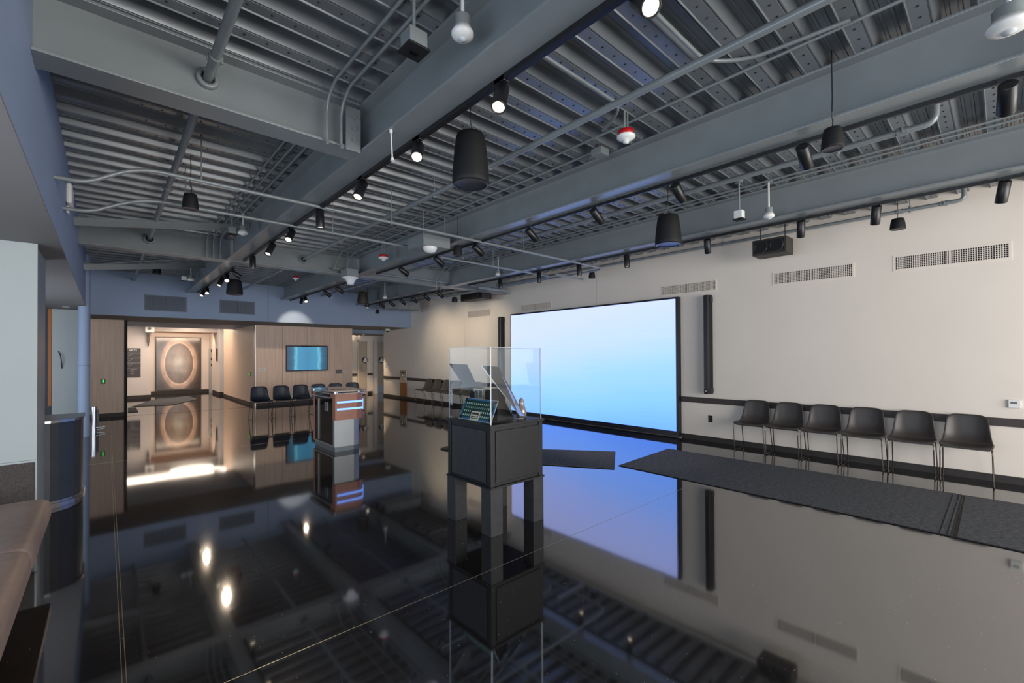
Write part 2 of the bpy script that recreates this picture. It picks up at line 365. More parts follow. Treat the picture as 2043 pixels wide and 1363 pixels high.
h3 = struct(MB().box(x1, x2+.3, 20.5, 22.9, 0, 2.75).obj('wall_hall_pier', hallw))
MB().box(x1-.012, x2+.3, 20.488, 20.5, 0, .12).box(x1-.012, x1, 20.5, 22.0, 0, .12).obj('baseboard', rubber, h3)

# restroom corridor at right
YR = 16.9
zc1 = at_y(735, 672, YR).z
hc = struct(MB().box(xw1-.2, 9.5, YR, YR+.1, 0, 2.5).obj('wall_corridor', cream))
struct(MB().box(xw1-.2, 9.5, 15.6, 18.5, 2.30, 2.33).obj('ceiling_corridor', soffm))
struct(MB().box(xw1-.2, D-.01, 15.55, 15.6, 2.33, ZS).obj('corridor_header', bulkm))
struct(MB().box(xw1-.25, xw1-.1, YW+.2, YR, 0, 2.4).obj('wall_corridor_left', cream))
gx = lambda u: at_y(u, 740, YR).x
MB().box(gx(697), gx(712), YR-.02, YR, .73, .82).box(gx(732), gx(743), YR-.02, YR, .73, .82).obj('chair_rail', railm, hc)
MB().box(gx(697), gx(712), YR-.015, YR, 0, .1).box(gx(732), gx(743), YR-.015, YR, 0, .1).obj('baseboard', rubber, hc)
dr = struct(MB().box(gx(714.5), gx(731), YR-.01, YR+.01, .01, 2.06).obj('door_1', mat('door_paint', lin(190, 172, 150), .5), bevel=.003))
MB().box(gx(713), gx(714.5), YR-.05, YR, 0, 2.1).box(gx(731), gx(732), YR-.05, YR, 0, 2.1).box(gx(713), gx(732), YR-.05, YR, 2.06, 2.1).obj('door_frame', hallw, dr)
MB().box(gx(721.5), gx(722.6), YR-.05, YR-.01, .93, 1.17).cyl((gx(722), YR-.08, .95), (gx(724), YR-.08, .95), .012).obj('door_handle', steelb, dr)
d2 = struct(MB().box(gx(751), gx(766), YR-.01, YR+.01, .0, 2.06).obj('door_2', mat('door_paint', (0, 0, 0)), bevel=.003))
MB().box(gx(744), gx(751), YR-.12, YR, 0, 2.1).box(gx(751), gx(766), YR-.05, YR, 2.06, 2.1).obj('door_frame', hallw, d2)
MB().box(gx(752), gx(765), YR-.014, YR-.01, .01, .33).obj('kick_plate', steelb, d2)

# room behind the camera
bk = struct(MB().box(-4, D+.2, -5.2, -5.05, 0, .45).box(-4, D+.2, -5.2, -5.05, 3.4, 3.9).box(-4, -.3, -5.2, -5.05, .45, 3.4).obj('wall_back', cream))
w1 = struct(MB().box(-.3, D, -5.14, -5.10, .45, .5).box(-.3, D, -5.14, -5.10, 3.35, 3.4).obj('window_1', greyf))
for k in range(6):
    x = -.3+k*8/5; MB().box(x-.03, x+.03, -5.16, -5.02, .5, 3.35).obj('mullion', black, w1)
w2 = struct(MB().box(-2.5, -2.4, -5, 5.5, 0, .35).box(-2.5, -2.4, -5, 5.5, 2.3, ZL).obj('window_2', greyf))
for k in range(5): MB().box(-2.47, -2.41, -4+k*2.3-.03, -4+k*2.3+.03, .35, 2.3).obj('mullion', black, w2)
struct(MB().box(-4, -2.5, 5.5, 13, 0, 2.5).obj('wall_left_outer', drumm))

# ------------------------------------------------------------------ ceiling deck: sheets of two ribs each
ce = struct(MB().box(-.6, D+.2, -5.2, YH+.3, 3.80, 3.9).obj('ceiling', blackm))
P0 = .2765; prof = [(q*P0/.29, r) for q, r in [(0, 0), (.006, 0), (.008, .006), (.014, .006), (.016, 0), (.098, 0), (.104, -.008), (.112, 0), (.140, .085), (.165, .085), (.170, .079), (.185, .079), (.190, .085), (.222, .085), (.227, .079), (.242, .079), (.247, .085), (.262, .085), (.29, 0)]]
me = None
mb = MB(); pp = [(a+k*P0, b) for k in (0, 1) for a, b in prof[:-1]]+[(2*P0, 0)]
pp = [(0, .012)]+pp
P = [[Vector((x, a, b)) for a, b in pp] for x in (XL-.05, D)]
mb.grid(P, False)
sheet = mb.obj('deck_sheet', deckm, ce); y0 = -5.0; k = 0
while y0+k*2*P0 < YH-.1:
    o = sheet if k == 0 else sheet.copy()
    if k: C.objects.link(o); o.parent = ce
    o.location = (0, y0+k*2*P0, DECK); k += 1
sc = MB()
for j in range(0, 64):
    yy = y0+j*P0+.052
    if yy > 7 or yy < -.6: continue
    x = .2+(j % 2)*.04
    while x < D-.1:
        sc.add([(x-.007, yy-.007, DECK), (x+.007, yy-.007, DECK), (x+.007, yy+.007, DECK), (x-.007, yy+.007, DECK), (x, yy, DECK-.008)], [(0, 1, 4), (1, 2, 4), (2, 3, 4), (3, 0, 4)]); x += .125
sc.obj('deck_screws', black, ce, kind='stuff')

# ------------------------------------------------------------------ steel beams
BX = (1.55, 3.695, 5.845); FWH = .098; YG0 = 9.05; YG = YG0*K; YHK = YH/K
def ibeam(name, label, p0, p1, z0, z1, hw, tf=.018, tw=.006):
    """beam along X or Y between p0,p1 at constant cross coordinate"""
    t = thing(name, label, 'beam', (p0[0], p0[1], z0)); L = Vector((p1[0]-p0[0], p1[1]-p0[1], 0)); ln = L.length
    Mx = Matrix.Rotation(math.atan2(L.y, L.x), 4, 'Z'); h = z1-z0
    MB().box(0, ln, -tw, tw, tf, h-tf, Mx).obj('web', steel, t)
    MB().box(0, ln, -hw, hw, 0, tf, Mx).obj('bottom_flange', steel, t, bevel=.003)
    MB().box(0, ln, -hw, hw, h-tf, h, Mx).obj('top_flange', steel, t, bevel=.003)
    return t
names = ('main roof beam nearest the left bulkhead, carrying the thick black track', 'middle long roof beam, between the first smoke detector and the LED wall', 'long roof beam nearest the cream right wall')
for x, nm in zip(BX, names):
    b = ibeam('steel_beam', 'grey steel I-beam running the room length, '+nm, (x, -5), (x, YG-.12), ZB, DECK, FWH)
    if x == BX[0]:
        e = MB().box(-.125+0, -.006, 0, 0, 0, 0)
farn = ('far stub of the steel beam nearest the left, between girder and header wall', 'far stub of the middle steel beam, ending at the header wall', 'far stub of the steel beam nearest the right wall, beyond the girder')
for x, nm in zip(BX, farn): ibeam('steel_beam', nm, (x, YG+.12), (x, YH), ZB, DECK, FWH)
g = ibeam('steel_girder', 'grey steel cross girder spanning the room two thirds back', (XL, YG), (D, YG), ZB-.01, DECK, .11)
cb = ibeam('steel_cross_beam', 'grey steel cross beam near the camera with pipe sleeve, from bulkhead to first long beam', (XL, 3.43), (BX[0]-FWH-.003, 3.43), ZB, DECK, .103)
MB().box(1.62, 1.735, -.125, -.108, -.02, .31).obj('clip_plate', steel, cb, bevel=.003)
for k in range(3): MB().cyl((1.678, -.125, .06+.085*k), (1.678, -.14, .06+.085*k), .016, 6).obj('bolt', steel, cb)
def ring(par, loc, R, r, w=.05):
    M2 = Matrix.Translation(loc)@Matrix.Rotation(math.pi/2, 4, 'X')
    MB().lathe([(R-r, -w/2), (R+r, -w/2), (R+r, w/2), (R-r, w/2), (R-r, -w/2)], M2, 28).obj('pipe_sleeve', steel, par)
    MB().lathe([(0.001, 0), (R-r*.9, 0)], Matrix.Translation((loc[0], loc[1]-.004 if True else 0, loc[2]))@Matrix.Rotation(math.pi/2, 4, 'X'), 28).obj('sleeve_hole', blackm, par)
px1, px2, px3, px4 = .50, 2.80, 4.95, 7.4/K
ring(cb, (px1*K-XL, -.02, .20), .05, .012)
for px in (px1, px2, px3, px4): ring(g, (px*K-XL, -.02, .205), .062, .014)

# skewed kickers from bulkhead to first beam
def brace(y0, z0, y1, z1, label):
    y0, y1, z0, z1 = y0*K, y1*K, HC+(z0-HC)*K, HC+(z1-HC)*K
    t = thing('steel_brace', label, 'beam', (XL, y0, z0)); p1 = Vector((BX[0]-.05-XL, y1-y0, z1-z0)); d = p1.normalized()
    q = d.to_track_quat('X', 'Z').to_matrix().to_4x4()
    MB().box(0, p1.length, -.006, .006, -.05, .05, q).box(0, p1.length, -.04, .006, .044, .05, q).box(0, p1.length, -.04, .006, -.05, -.044, q).obj('channel', steel, t); return t
brace(7.75, 3.19, 7.75, 3.46, 'slim steel brace from bulkhead to first long beam, in front of girder')
brace(11.1, 3.12, 11.5, 3.46, 'slim steel brace from bulkhead to far beam stub, behind girder')

# ------------------------------------------------------------------ LED wall
scr = thing('led_video_wall', 'huge glowing pale blue LED video wall in a slim dark frame on the cream wall', 'screen', (D, yS0, 0))
yt1 = at_x(1350, 596, D-.1).y; zT = at_x(1358, 592, D-.06).z; zt0 = .12
Ls = yS1-yS0
MB().box(-.10, -.0, .0, Ls, 0.02, zT).obj('frame', black, scr, bevel=.004)
MB().box(-.112, -.10, .05, Ls-.03, zt0, zT-.035).obj('display', screenm, scr)

# column speakers
def colspk(label, y, z0, z1):
    t = thing('column_speaker', label, 'speaker', (D, y, z0), group=None); h = z1-z0
    pr = [(-.13+.02*(1-math.cos(a)) if False else -.06-.075*math.cos(a), .062*math.sin(a)) for a in [math.radians(q) for q in range(-90, 91, 18)]]
    MB().prism([(-.0, -.062)]+pr+[(-.0, .062)], 0, h, smooth=False).obj('cabinet', blackm, t)
    MB().prism([(-.137-.004, -.03), (-.137-.004, .03), (-.12, .04), (-.12, -.04)], .08, h-.02).obj('grille', black, t)
    MB().box(-.1, 0, -.07, -.055, h-.12, h-.03).obj('bracket', black, t)
    MB().box(-.1, 0, -.07, -.055, .02, .10).obj('bracket', black, t)
    MB().cyl((-.145, 0, .05), (-.137, 0, .05), .012, 10).obj('badge', steelb, t)
colspk('tall slim black column speaker on wall, right of the LED wall', at_x(1410, 700, D-.1).y-.0, at_x(1410, 786, D-.1).z, at_x(1410, 589, D-.1).z)
colspk('tall slim black column speaker on wall, left of the LED wall', at_x(998, 700, D-.1).y, at_x(998, 700, D-.1).z-.75, at_x(998, 632, D-.1).z)

# wall vents
def vent(label, u0, v0t, v0b, u1, v1t, axis='x', plane=D, m=None, fr=None, group='wall vents'):
    at = at_x if axis == 'x' else at_y
    a, b = at(u0, v0t, plane), at(u0, v0b, plane); c = at(u1, v1t, plane)
    z1, z0 = (a.z+c.z)/2, b.z
    if axis == 'x': s0, s1 = c.y, a.y
    else: s0, s1 = a.x, c.x
    if s1 < s0: s0, s1 = s1, s0
    ln = s1-s0; h = z1-z0
    t = thing('wall_vent', label, 'vent', (plane, s0, z0) if axis == 'x' else (s0, plane, z0), -math.pi/2 if False else 0, group)
    def bx(mb, a0, a1, d0, d1, zz0, zz1): return mb.box(-d1, -d0, a0, a1, zz0, zz1) if axis == 'x' else mb.box(a0, a1, -d1, -d0, zz0, zz1)
    q = MB(); bd = .025
    bx(q, -bd, ln+bd, 0, .006, -bd, 0); bx(q, -bd, ln+bd, 0, .006, h, h+bd); bx(q, -bd, 0, 0, .006, 0, h); bx(q, ln, ln+bd, 0, .006, 0, h)
    q.obj('vent_frame', fr or cream, t)
    bx(MB(), 0, ln, 0.0005, .002, 0, h).obj('backing', m or blackm, t)
    q = MB(); n = int(ln/.0205)
    for k in range(1, n): bx(q, k*ln/n-.0036, k*ln/n+.0036, .002, .010, 0, h)
    bx(q, ln/2-.012, ln/2+.012, .002, .010, 0, h)
    for k in range(1, 7): bx(q, 0, ln, .002, .005, k*h/7-.0025, k*h/7+.0025)
    q.obj('slats', fr or cream, t, kind='stuff'); return t
vent('cream slatted wall vent high up, the one nearest the camera at far right', 1787, 513, 538, 2012, 487)
vent('cream slatted wall vent below the hanging black subwoofer', 1545, 546, 567, 1700, 528)
vent('slatted wall vent directly above the black column speaker', 1322, 572, 589, 1427, 561)
vent('slatted wall vent above the left corner of the LED wall', 1041, 610, 621, 1098, 603)
vent('farthest slatted wall vent, left of the left column speaker', 934, 622, 634, 977, 618)
gvm = mat('vent_grey', lin(86, 94, 104), .6)
vent('blue grey vent in header wall above the hallway artwork', 290, 590, 617, 370, 595, 'y', YH, gvm, mat('vent_blue', lin(104, 114, 126), .6), 'header vents')
vent('blue grey vent in header wall left of the TV', 440, 600, 623, 506, 604, 'y', YH, gvm, MATS['vent_blue'], 'header vents')

# small wall devices on right wall
p = at_x(2024, 806, D); t = thing('thermostat', 'white square thermostat on cream wall above the chair rail', 'thermostat', (D, p.y, p.z))
MB().box(-.025, 0, -.05, .05, -.047, .047).obj('case', white, t, bevel=.006); MB().box(-.027, -.025, -.02, .03, .0, .025).obj('display', mat('lcd', lin(92, 98, 88), .3), t)
p = at_x(1417.5, 836, D); t = thing('wall_outlet', 'black power outlet low on cream wall beside the LED wall', 'outlet', (D, p.y, p.z))
MB().box(-.006, 0, -.036, .036, -.058, .058).obj('cover_plate', blackm, t, bevel=.002)
for s in (-1, 1): MB().box(-.009, -.006, -.017, .017, s*.025-.014, s*.025+.014).obj('socket', black, t)

# ------------------------------------------------------------------ track + lights
def track(label, x, y0, y1, wd=.034, z=ZB-.0):
    tag(MB().box(x-wd/2, x+wd/2, y0, y1, z-.032, z).obj('light_track', black, bevel=.002, origin=None), label, 'light track')
track('thick black lighting track along the first long beam, nearest the bulkhead', BX[0]+FWH+.012, -5, 8.3, .04, ZB-.001)
track('thin black lighting track along the middle long beam', BX[1]+FWH+.006, -1, 8.0, .020, ZB-.001)
track('thin black lighting track along the beam nearest the right wall', BX[2]+FWH+.006, -2, 8.0, .014, ZB-.001)
track('short black lighting track on the far left beam stub', BX[0]+FWH+.012, 9.0, 13.2, .04, ZB-.001)
track('short black lighting track on the far middle beam stub', BX[1]+FWH+.012, 9.0, 13.4, .03, ZB-.001)
track('short black lighting track on the far right beam stub', BX[2]+FWH+.012, 9.0, 13.4, .03, ZB-.001)
# unistrut beside first beam
us = tag(MB().box(1.72, 1.723, -4, 8.3, 3.31, 3.35).box(1.72, 1.76, -4, 8.3, 3.347, 3.35).box(1.757, 1.76, -4, 8.3, 3.31, 3.35).obj('strut_channel', steel), 'slotted steel strut channel beside the first long beam', 'strut')
TL = {}
def make_tl(key, d, lensm):
    t = bpy.data.objects.new('track_light', None); C.objects.link(t)
    d = Vector(d).normalized(); R, Ln = .042, .19
    MB().box(-.02, .02, -.045, .045, -.03, 0).obj('adapter', black, t, bevel=.002)
    MB().cyl((0, 0, -.03), (0, 0, -.075), .009, 10).obj('arm', black, t)
    c = Vector((0, 0, -.085)); a = c-d*.05; M_ = aimM(a, d)
    MB().lathe([(.001, -.001), (R-.006, 0), (R, -.004), (R, -Ln+.004), (R-.002, -Ln), (R-.006, -Ln), (R-.008, -Ln+.02)], M_, 24).obj('housing', black, t)
    MB().lathe([(.001, -Ln+.012), (R-.007, -Ln+.012)], M_, 20).obj('lens', lensm, t)
    t['d'] = [*d]; TL[key] = t; return t
tl_specs = {'A': ((-.42, -.30, -.86), lampe), 'B': ((-.40, -.55, -.73), lampe), 'C': ((.02, -.05, -1), lampe), 'D': ((.85, .05, -.53), lampe), 'E': ((.45, .15, -.88), lampe), 'F': ((-.1, -.75, -.66), lampd), 'G': ((.12, .82, -.50), lampe)}
for k_, (d_, l_) in tl_specs.items(): make_tl(k_, d_, l_)
used = set()
SPOTE = []
def tl(key, u, v, x, label, group, spot=0, ang=50, col=(1, .82, .60), y=None):
    y = at_x(u, v, x).y if y is None else y*K
    r = TL[key]
    if key in used:
        o = dup(r, (x, y, ZB-.005))
    else: o = r; used.add(key); o.location = (x, y, ZB-.005)
    tag(o, label, 'track light', group)
    if spot:
        l = bpy.data.lights.new('lamp', 'SPOT'); l.energy = spot*4; l.spot_size = math.radians(ang); l.spot_blend = .6 if ang < 70 else 1; l.color = col; l.shadow_soft_size = .03
        lo = bpy.data.objects.new('lamp', l); C.objects.link(lo); lo.parent = o
        d = Vector(r['d']); lo.location = Vector((0, 0, -.085))+d*.15; lo.rotation_euler = d.to_track_quat('-Z', 'Y').to_euler()
    return o
g1, g2, g3 = 'track lights on the first long beam', 'track lights on the middle long beam', 'track lights on the beam by the right wall'
X1 = BX[0]+FWH+.012; X2 = BX[1]+FWH+.006; X3 = BX[2]+FWH+.006
def T(n, far): return n
tl('B', 1280, 0, X1, 'black cylinder track light at the top edge, warm lens facing the camera', g1, 14)
tl('A', 1000, 165, X1, 'black cylinder track light just above the nearest big pendant speaker, lens lit', g1, 14)
tl('B', 834, 275, X1, 'third black track light on the first long beam, warm lens glowing toward the camera', g1, 14)
tl('A', 722, 352, X1, 'fourth black track light on the first long beam, lens tilted down left', g1, 12)
tl('C', 638, 410, X1, 'black track light hanging straight down near the upper cross conduit', g1, 12)
tl('B', 581, 452, X1, 'sixth black track light on the first long beam, lens lit, below the lower conduit', g1, 12)
tl('A', 542, 480, X1, 'black track light, second before the cross girder on the first long beam', g1, 10)
tl('C', 504, 508, X1, 'black track light hanging straight down right before the cross girder', g1, 10)
for k_, (u, v, key, lb) in enumerate(((2010, 150, 'D', 'large black track light at the upper right corner of the picture'), (1603, 280, 'D', 'black track light left of the small pendant speaker on the middle beam'), (1350, 357, 'D', 'third black track light on the middle beam, above the brown tinted pendant speaker'),
        (1187, 406, 'D', 'fourth black track light on the middle beam, tilted toward the LED wall'), (1057, 449, 'D', 'fifth black track light on the middle beam, left of the fourth'), (950, 484, 'D', 'black track light beside the small pendant speaker at the grey box'),
        (872, 507, 'D', 'black track light just right of and below the grey box with white dome'), (802, 530, 'D', 'last black track light on the middle beam before the girder'))):
    tl(key, u, v, X2, lb, g2)
for u, v, key, lb in ((2003, 350, 'E', 'black track light above the nearest wall vent'), (1748, 402, 'E', 'black track light left of the small pendant speaker by the right wall'), (1598, 434, 'E', 'black track light just right of the white stem sensor above the subwoofer'),
        (1411, 471, 'E', 'black track light right of the larger pendant speaker near the right wall'), (1250, 502, 'C', 'black track light hanging straight down above the LED wall, right one of two'), (1155, 522, 'C', 'black track light hanging straight down above the LED wall, left of the conduit bend'),
        (1075, 537, 'C', 'lit black track light above the vent at the LED wall corner'), (998, 552, 'C', 'black track light by the girder near the right wall, hanging straight down')):
    tl(key, u, v, X3, lb, g3)
g4 = 'track lights beyond the girder'
tl('D', 487, 530, X1, 'black track light beyond the girder pointing right, beside the big pendant speaker', g4, y=9.6)
tl('A', 440, 545, X1, 'far track light left of the far pendant speaker, leaning left', g4, 20, 60, y=10.7)
tl('F', 455, 545, X1, 'far track light with bright lens just behind the leaning one', g4, 16, y=10.2)
tl('F', 412, 570, X1, 'brightest far track light at the end of the left beam stub', g4, 10, y=12.5)
tl('B', 405, 575, X1, 'last far track light right below the brightest one', g4, 18, 70, y=12.95)
for yy, lb in ((10.4, 'nearer'), (11.2, 'farther')): tl('D', 0, 0, BX[1]+FWH+.012, lb+' black track light on the far middle beam stub, tilted right', g4, y=yy)
tl('F', 0, 0, BX[1]+FWH+.012, 'black track light hanging at the very end of the far middle beam stub', g4, y=12.7)
for k_ in range(6): tl('D', 0, 0, BX[2]+FWH+.012, ('first', 'second', 'third', 'fourth', 'fifth', 'sixth')[k_]+' black track light from the girder on the far right beam stub', g4, 14 if k_ in (0, 2, 4) else 0, 84, y=9.6+.65*k_)
tl('G', 0, 0, BX[1]+FWH+.012, 'black track light on the far middle beam stub aimed at the header wall', g4, 16, 54, y=12.4/K)
# wall wash spots belong to a far monopoint lamp
mp_ = at_d(733, 610, 12.6); t = thing('pendant_spot', 'small lit spot lamp in front of the header wall, right of the brown lit speaker', 'lamp', mp_)
MB().cyl((0, 0, .07), (0, 0, -.06), .05, 18).obj('housing', black, t); MB().cyl((0, 0, -.061), (0, 0, -.063), .04, 18).obj('lens', lampd, t); MB().cyl((0, 0, .07), (0, 0, DECK-mp_.z), .008, 8).obj('stem', black, t)
l = bpy.data.lights.new('lamp', 'SPOT'); l.energy = 160; l.spot_size = 1.3; l.color = (1, .8, .58); lo = bpy.data.objects.new('lamp', l); C.objects.link(lo); lo.parent = t; lo.location = (0, 0, -.08)

# ------------------------------------------------------------------ pendant speakers
def pspk(u, v, zc, dia, h, label, group, cable_top=DECK, m=None, yaw=0):
    c = at_d(u, v, zc)                                    # centre of the body
    t = thing('pendant_speaker', label, 'speaker', c, 0, group); R = dia/2
    pr = [(.001, h/2), (R*.45, h/2), (R*.72, h*.47), (R*.80, h*.40), (R*.90, h*.1), (R*.97, -h*.2), (R, -h*.40), (R*.99, -h*.47), (R*.93, -h*.5), (R*.88, -h*.485)]
    MB().lathe(pr, None, 28).obj('body', m or blackm, t)
    MB().lathe([(R*.89, -h*.485), (R*.70, -h*.475), (R*.66, -h*.47), (.001, -h*.47)], None, 28).obj('grille', mat('speaker_grille', lin(58, 60, 68), .35, .3), t)
    MB().lathe([(R*.94, -h*.5), (R*.89, -h*.505), (R*.86, -h*.5)], None, 28).obj('trim_ring', mat('speaker_ring', lin(100, 104, 112), .3, .6), t)
    MB().tube(bend([(0, 0, h/2), (.015, .0, h/2+.05), (-.008, 0, h/2+.12), (.004, 0, h/2+.2), (0, 0, max(h/2+.22, cable_top+.06-c.z))], .04, 3), .0035, 5).obj('cable', black, t)
    MB().cyl((0, 0, h/2+.06), (0, 0, h/2+.11), .006, 6).obj('clip', steelb, t)
    return t
bg, sg = 'large pendant speakers', 'small pendant speakers'
pspk(939, 318, 3.45, .285, .40, 'nearest and largest black pendant speaker, hanging beside the first long beam', bg)
pspk(1333, 459, 5.0, .285, .335, 'large black pendant speaker hanging above the right end of the LED wall', bg)
pspk(468, 573, 8.9, .29, .30, 'large black pendant speaker in front of the left header vent', bg)
pspk(724, 594, 12.4, .30, .32, 'far pendant speaker with brown light painted on it, before the header wall', bg, m=mat('black_painted_brown_lit', lin(54, 46, 40), .5))  # brown light on the black body is put into its colour
pspk(1661, 277, 2.95, .130, .140, 'small black pendant speaker on a long looped cable before the middle beam', sg)
pspk(1791, 447, 5.1, .145, .125, 'small black pendant speaker against the right wall above two vents', sg)
pspk(380, 402, 4.3, .135, .15, 'small black pendant speaker at left between the two cross conduits', sg)
pspk(913, 500, 6.2, .125, .14, 'small black pendant speaker right beside the grey box with white dome', sg)
pspk(1181, 549, 8.5, .125, .12, 'small black pendant speaker inside the conduit bend above the LED wall', sg)
pspk(276, 592, 11.0, .14, .13, 'small black pendant speaker left of the header vent above the artwork', sg)
pspk(555, 606, 12.6, .12, .12, 'tiny black pendant speaker before the header wall, right of the header vent', sg)
pspk(313, 540, 9.3, .15, .14, 'small dark pendant speaker hanging near the rear slim brace', sg)
pspk(753, 622, 12.9, .12, .11, 'tiny black pendant speaker at the right part of the header wall', sg)
pspk(907, 598, 10.6, .14, .12, 'small black pendant speaker left of the far subwoofer', sg)

# ------------------------------------------------------------------ ceiling sensors
def stem_sensor(u, v, zc, dia, label, kind='ball', top=DECK):
    c = at_d(u, v, zc*K); t = thing('occupancy_sensor' if kind != 'box' else 'boxed_sensor', label, 'sensor', c, 0); R = dia/2
    if kind == 'ball':
        MB().lathe([(.001, .035), (R*.75, .035), (R*.88, .014), (R, .005), (R, -.006), (R*.9, -.016), (R*.6, -.026), (.001, -.030)], None, 24).obj('dome', white, t)
        MB().cyl((0, 0, .03), (0, 0, .09), R*.72, 8).obj('junction_box', steel, t)
        MB().lathe([(R*.34, -.028), (R*.28, -.036), (.001, -.039)], None, 16).obj('lens', mat('sensor_lens', lin(190, 196, 200), .2), t)
        z = .09
    else:
        s = R
        MB().box(-s*.8, s*.8, -s*.8, s*.8, 0, .09).obj('junction_box', white if kind == 'box' else steel, t, bevel=.004)
        MB().box(-s, s, -s, s, -.012, 0).obj('face_plate', blackm, t, bevel=.004)
        MB().box(-s*.3, s*.3, -s*.2, s*.2, -.02, -.012).obj('lens', darkglass, t); z = .09
    MB().cyl((0, 0, z), (0, 0, top-c.z), .0095, 10).obj('stem', white if kind == 'ball' else steel, t)
    MB().cyl((0, 0, top-c.z-.03), (0, 0, top-c.z), .04, 12).obj('canopy', steel, t)
    return t
stem_sensor(923, 68, 2.45, .118, 'white round stem sensor at the top centre, left of the first long beam')
stem_sensor(2013, 52, 2.28, .165, 'large white round sensor in the top right corner')
stem_sensor(1534, 431, 5.25, .115, 'white round stem sensor before the right beam, next to a boxed one')
stem_sensor(485, 465, 6.3, .125, 'white round stem sensor between bulkhead and first beam, before the girder')
stem_sensor(381, 558, 10.2, .14, 'white round stem sensor behind the girder at left')
stem_sensor(994, 548, 9.3, .12, 'small white stem sensor beneath the right beam near the girder')
stem_sensor(768, 594, 12.4, .12, 'far white stem sensor by the beam stub before the header wall')
stem_sensor(826, 100, 2.5, .13, 'black square boxed sensor hanging at the top, left of the white stem sensor', 'sq')
stem_sensor(1475, 437, 5.25, .11, 'white boxed sensor hanging left of the round stem sensor by the right beam', 'box')
stem_sensor(463, 467, 6.3, .11, 'grey boxed sensor hanging beside the white one, left of the first beam', 'sq')
stem_sensor(367, 560, 10.2, .11, 'pale boxed sensor behind the girder at left', 'box')
def smoke(u, v, zc, dia, label):
    c = at_d(u, v, zc*K); t = thing('smoke_detector', label, 'smoke detector', c, 0, 'red and white smoke detectors'); R = dia/2
    MB().lathe([(.001, .045), (R*.85, .045), (R*.9, .0), (.001, 0)], None, 8).obj('red_base', red, t)
    MB().lathe([(R, 0), (R, -.012), (R*.7, -.03), (R*.35, -.034), (R*.3, -.055), (.001, -.058)], None, 24).obj('white_head', white, t)
    MB().lathe([(.001, .0), (R, .0)], None, 24).obj('head_top', white, t)
    for s in (-.02, .02): MB().cyl((s, 0, .045), (s, 0, DECK-c.z), .008, 8).obj('stem', steel, t)
    return t
smoke(1249, 272, 3.75, .145, 'red and white smoke detector under the deck, left of the middle beam')
smoke(765, 514, 7.9, .165, 'red and white smoke detector on twin stems before the girder')
smoke(590, 555, 10.3, .125, 'far red and white smoke detector behind the girder')

# grey box with dome, grey box with flared horn
def corner_box(label, u, vb, zc, lx, ly, h, name='ceiling_box'):
    c = at_d(u, vb, zc*K); t = thing(name, label, 'box', c)
    MB().box(0, lx, 0, ly, 0, h).obj('enclosure', steel, t, bevel=.004)
    for x_, y_ in ((.04, .06), (lx-.05, .06)): MB().cyl((x_, y_, h), (x_, y_, DECK-c.z), .005, 6).obj('hanger_rod', steel, t)
    return t, c
t, c = corner_box('large grey ceiling box with a white dome underneath, before the middle beam', 845, 487, 6.15, .42, .42, .145)
MB().lathe([(.095, .0), (.095, -.02), (.075, -.055), (.04, -.075), (.001, -.08)], Matrix.Translation((.16, .1, 0)), 28).obj('dome', white, t)
t, c = corner_box('grey ceiling box with white flared horn underneath, on the girder', 692, 553, 8.7, .22, .30, .17)
MB().lathe([(.001, 0), (.145, 0), (.14, -.012), (.10, -.03), (.07, -.08), (.055, -.13), (.001, -.135)], Matrix.Translation((.06, -.02, -.004)), 28).obj('horn', white, t)

# white unit on bulkhead
p = at_x(133, 392, XL); t = thing('wireless_access_point', 'white rounded device mounted on the blue bulkhead between the conduits', 'access point', (XL, p.y, p.z))
MB().box(0, .045, -.16, .16, -.10, .10).obj('case', white, t, bevel=.02); MB().box(0, .02, -.05, .05, -.17, -.10).obj('bracket', white, t, bevel=.005)
p = at_x(72, 108, XL); tag(MB().box(XL, XL+.05, p.y-.03, p.y+.05, p.z-.02, p.z).box(XL, XL+.008, p.y-.03, p.y+.05, p.z-.06, p.z).obj('angle_clip', white), 'white steel angle clip on the bulkhead under the near cross beam', 'bracket')

# subwoofers
def sub(label, x, y0, y1, z0, z1, d):
    t = thing('hanging_subwoofer', label, 'speaker', (x, y0, z0)); L, h = y1-y0, z1-z0
    MB().box(0, d, 0, L, 0, h).obj('cabinet', mat('sub_black', lin(50, 46, 43), .55), t, bevel=.006)
    MB().box(-.006, 0, .03, L-.03, .03, h-.03).obj('grille', blackm, t)
    for k in (.27, .73):
        MB().lathe([(h*.36, 0), (h*.385, .004), (h*.36, .008)], Matrix.Translation((-.008, L*k, h/2))@Matrix.Rotation(-math.pi/2, 4, 'Y'), 28).obj('driver_ring', mat('driver_ring', lin(66, 66, 72), .4), t)
    for yy in (.06, L-.06): MB().cyl((d/2, yy, h), (d/2, yy, DECK+.07-z0), .006, 6).obj('hanger_rod', black, t)
    return t
a = at_x(1501, 512, 7.03); b = at_x(1569, 500, 7.03); zt = at_x(1569, 469, 7.03).z
sub('black box subwoofer hanging at the cream wall above a vent', 7.03, b.y, a.y, a.z, zt, .31)
a = at_x(919, 601, 7.03); b = at_x(962, 592, 7.03)
sub('dark box subwoofer hanging at the far end of the cream wall', 7.03, b.y, a.y, b.z-.04, b.z+.2, .31)

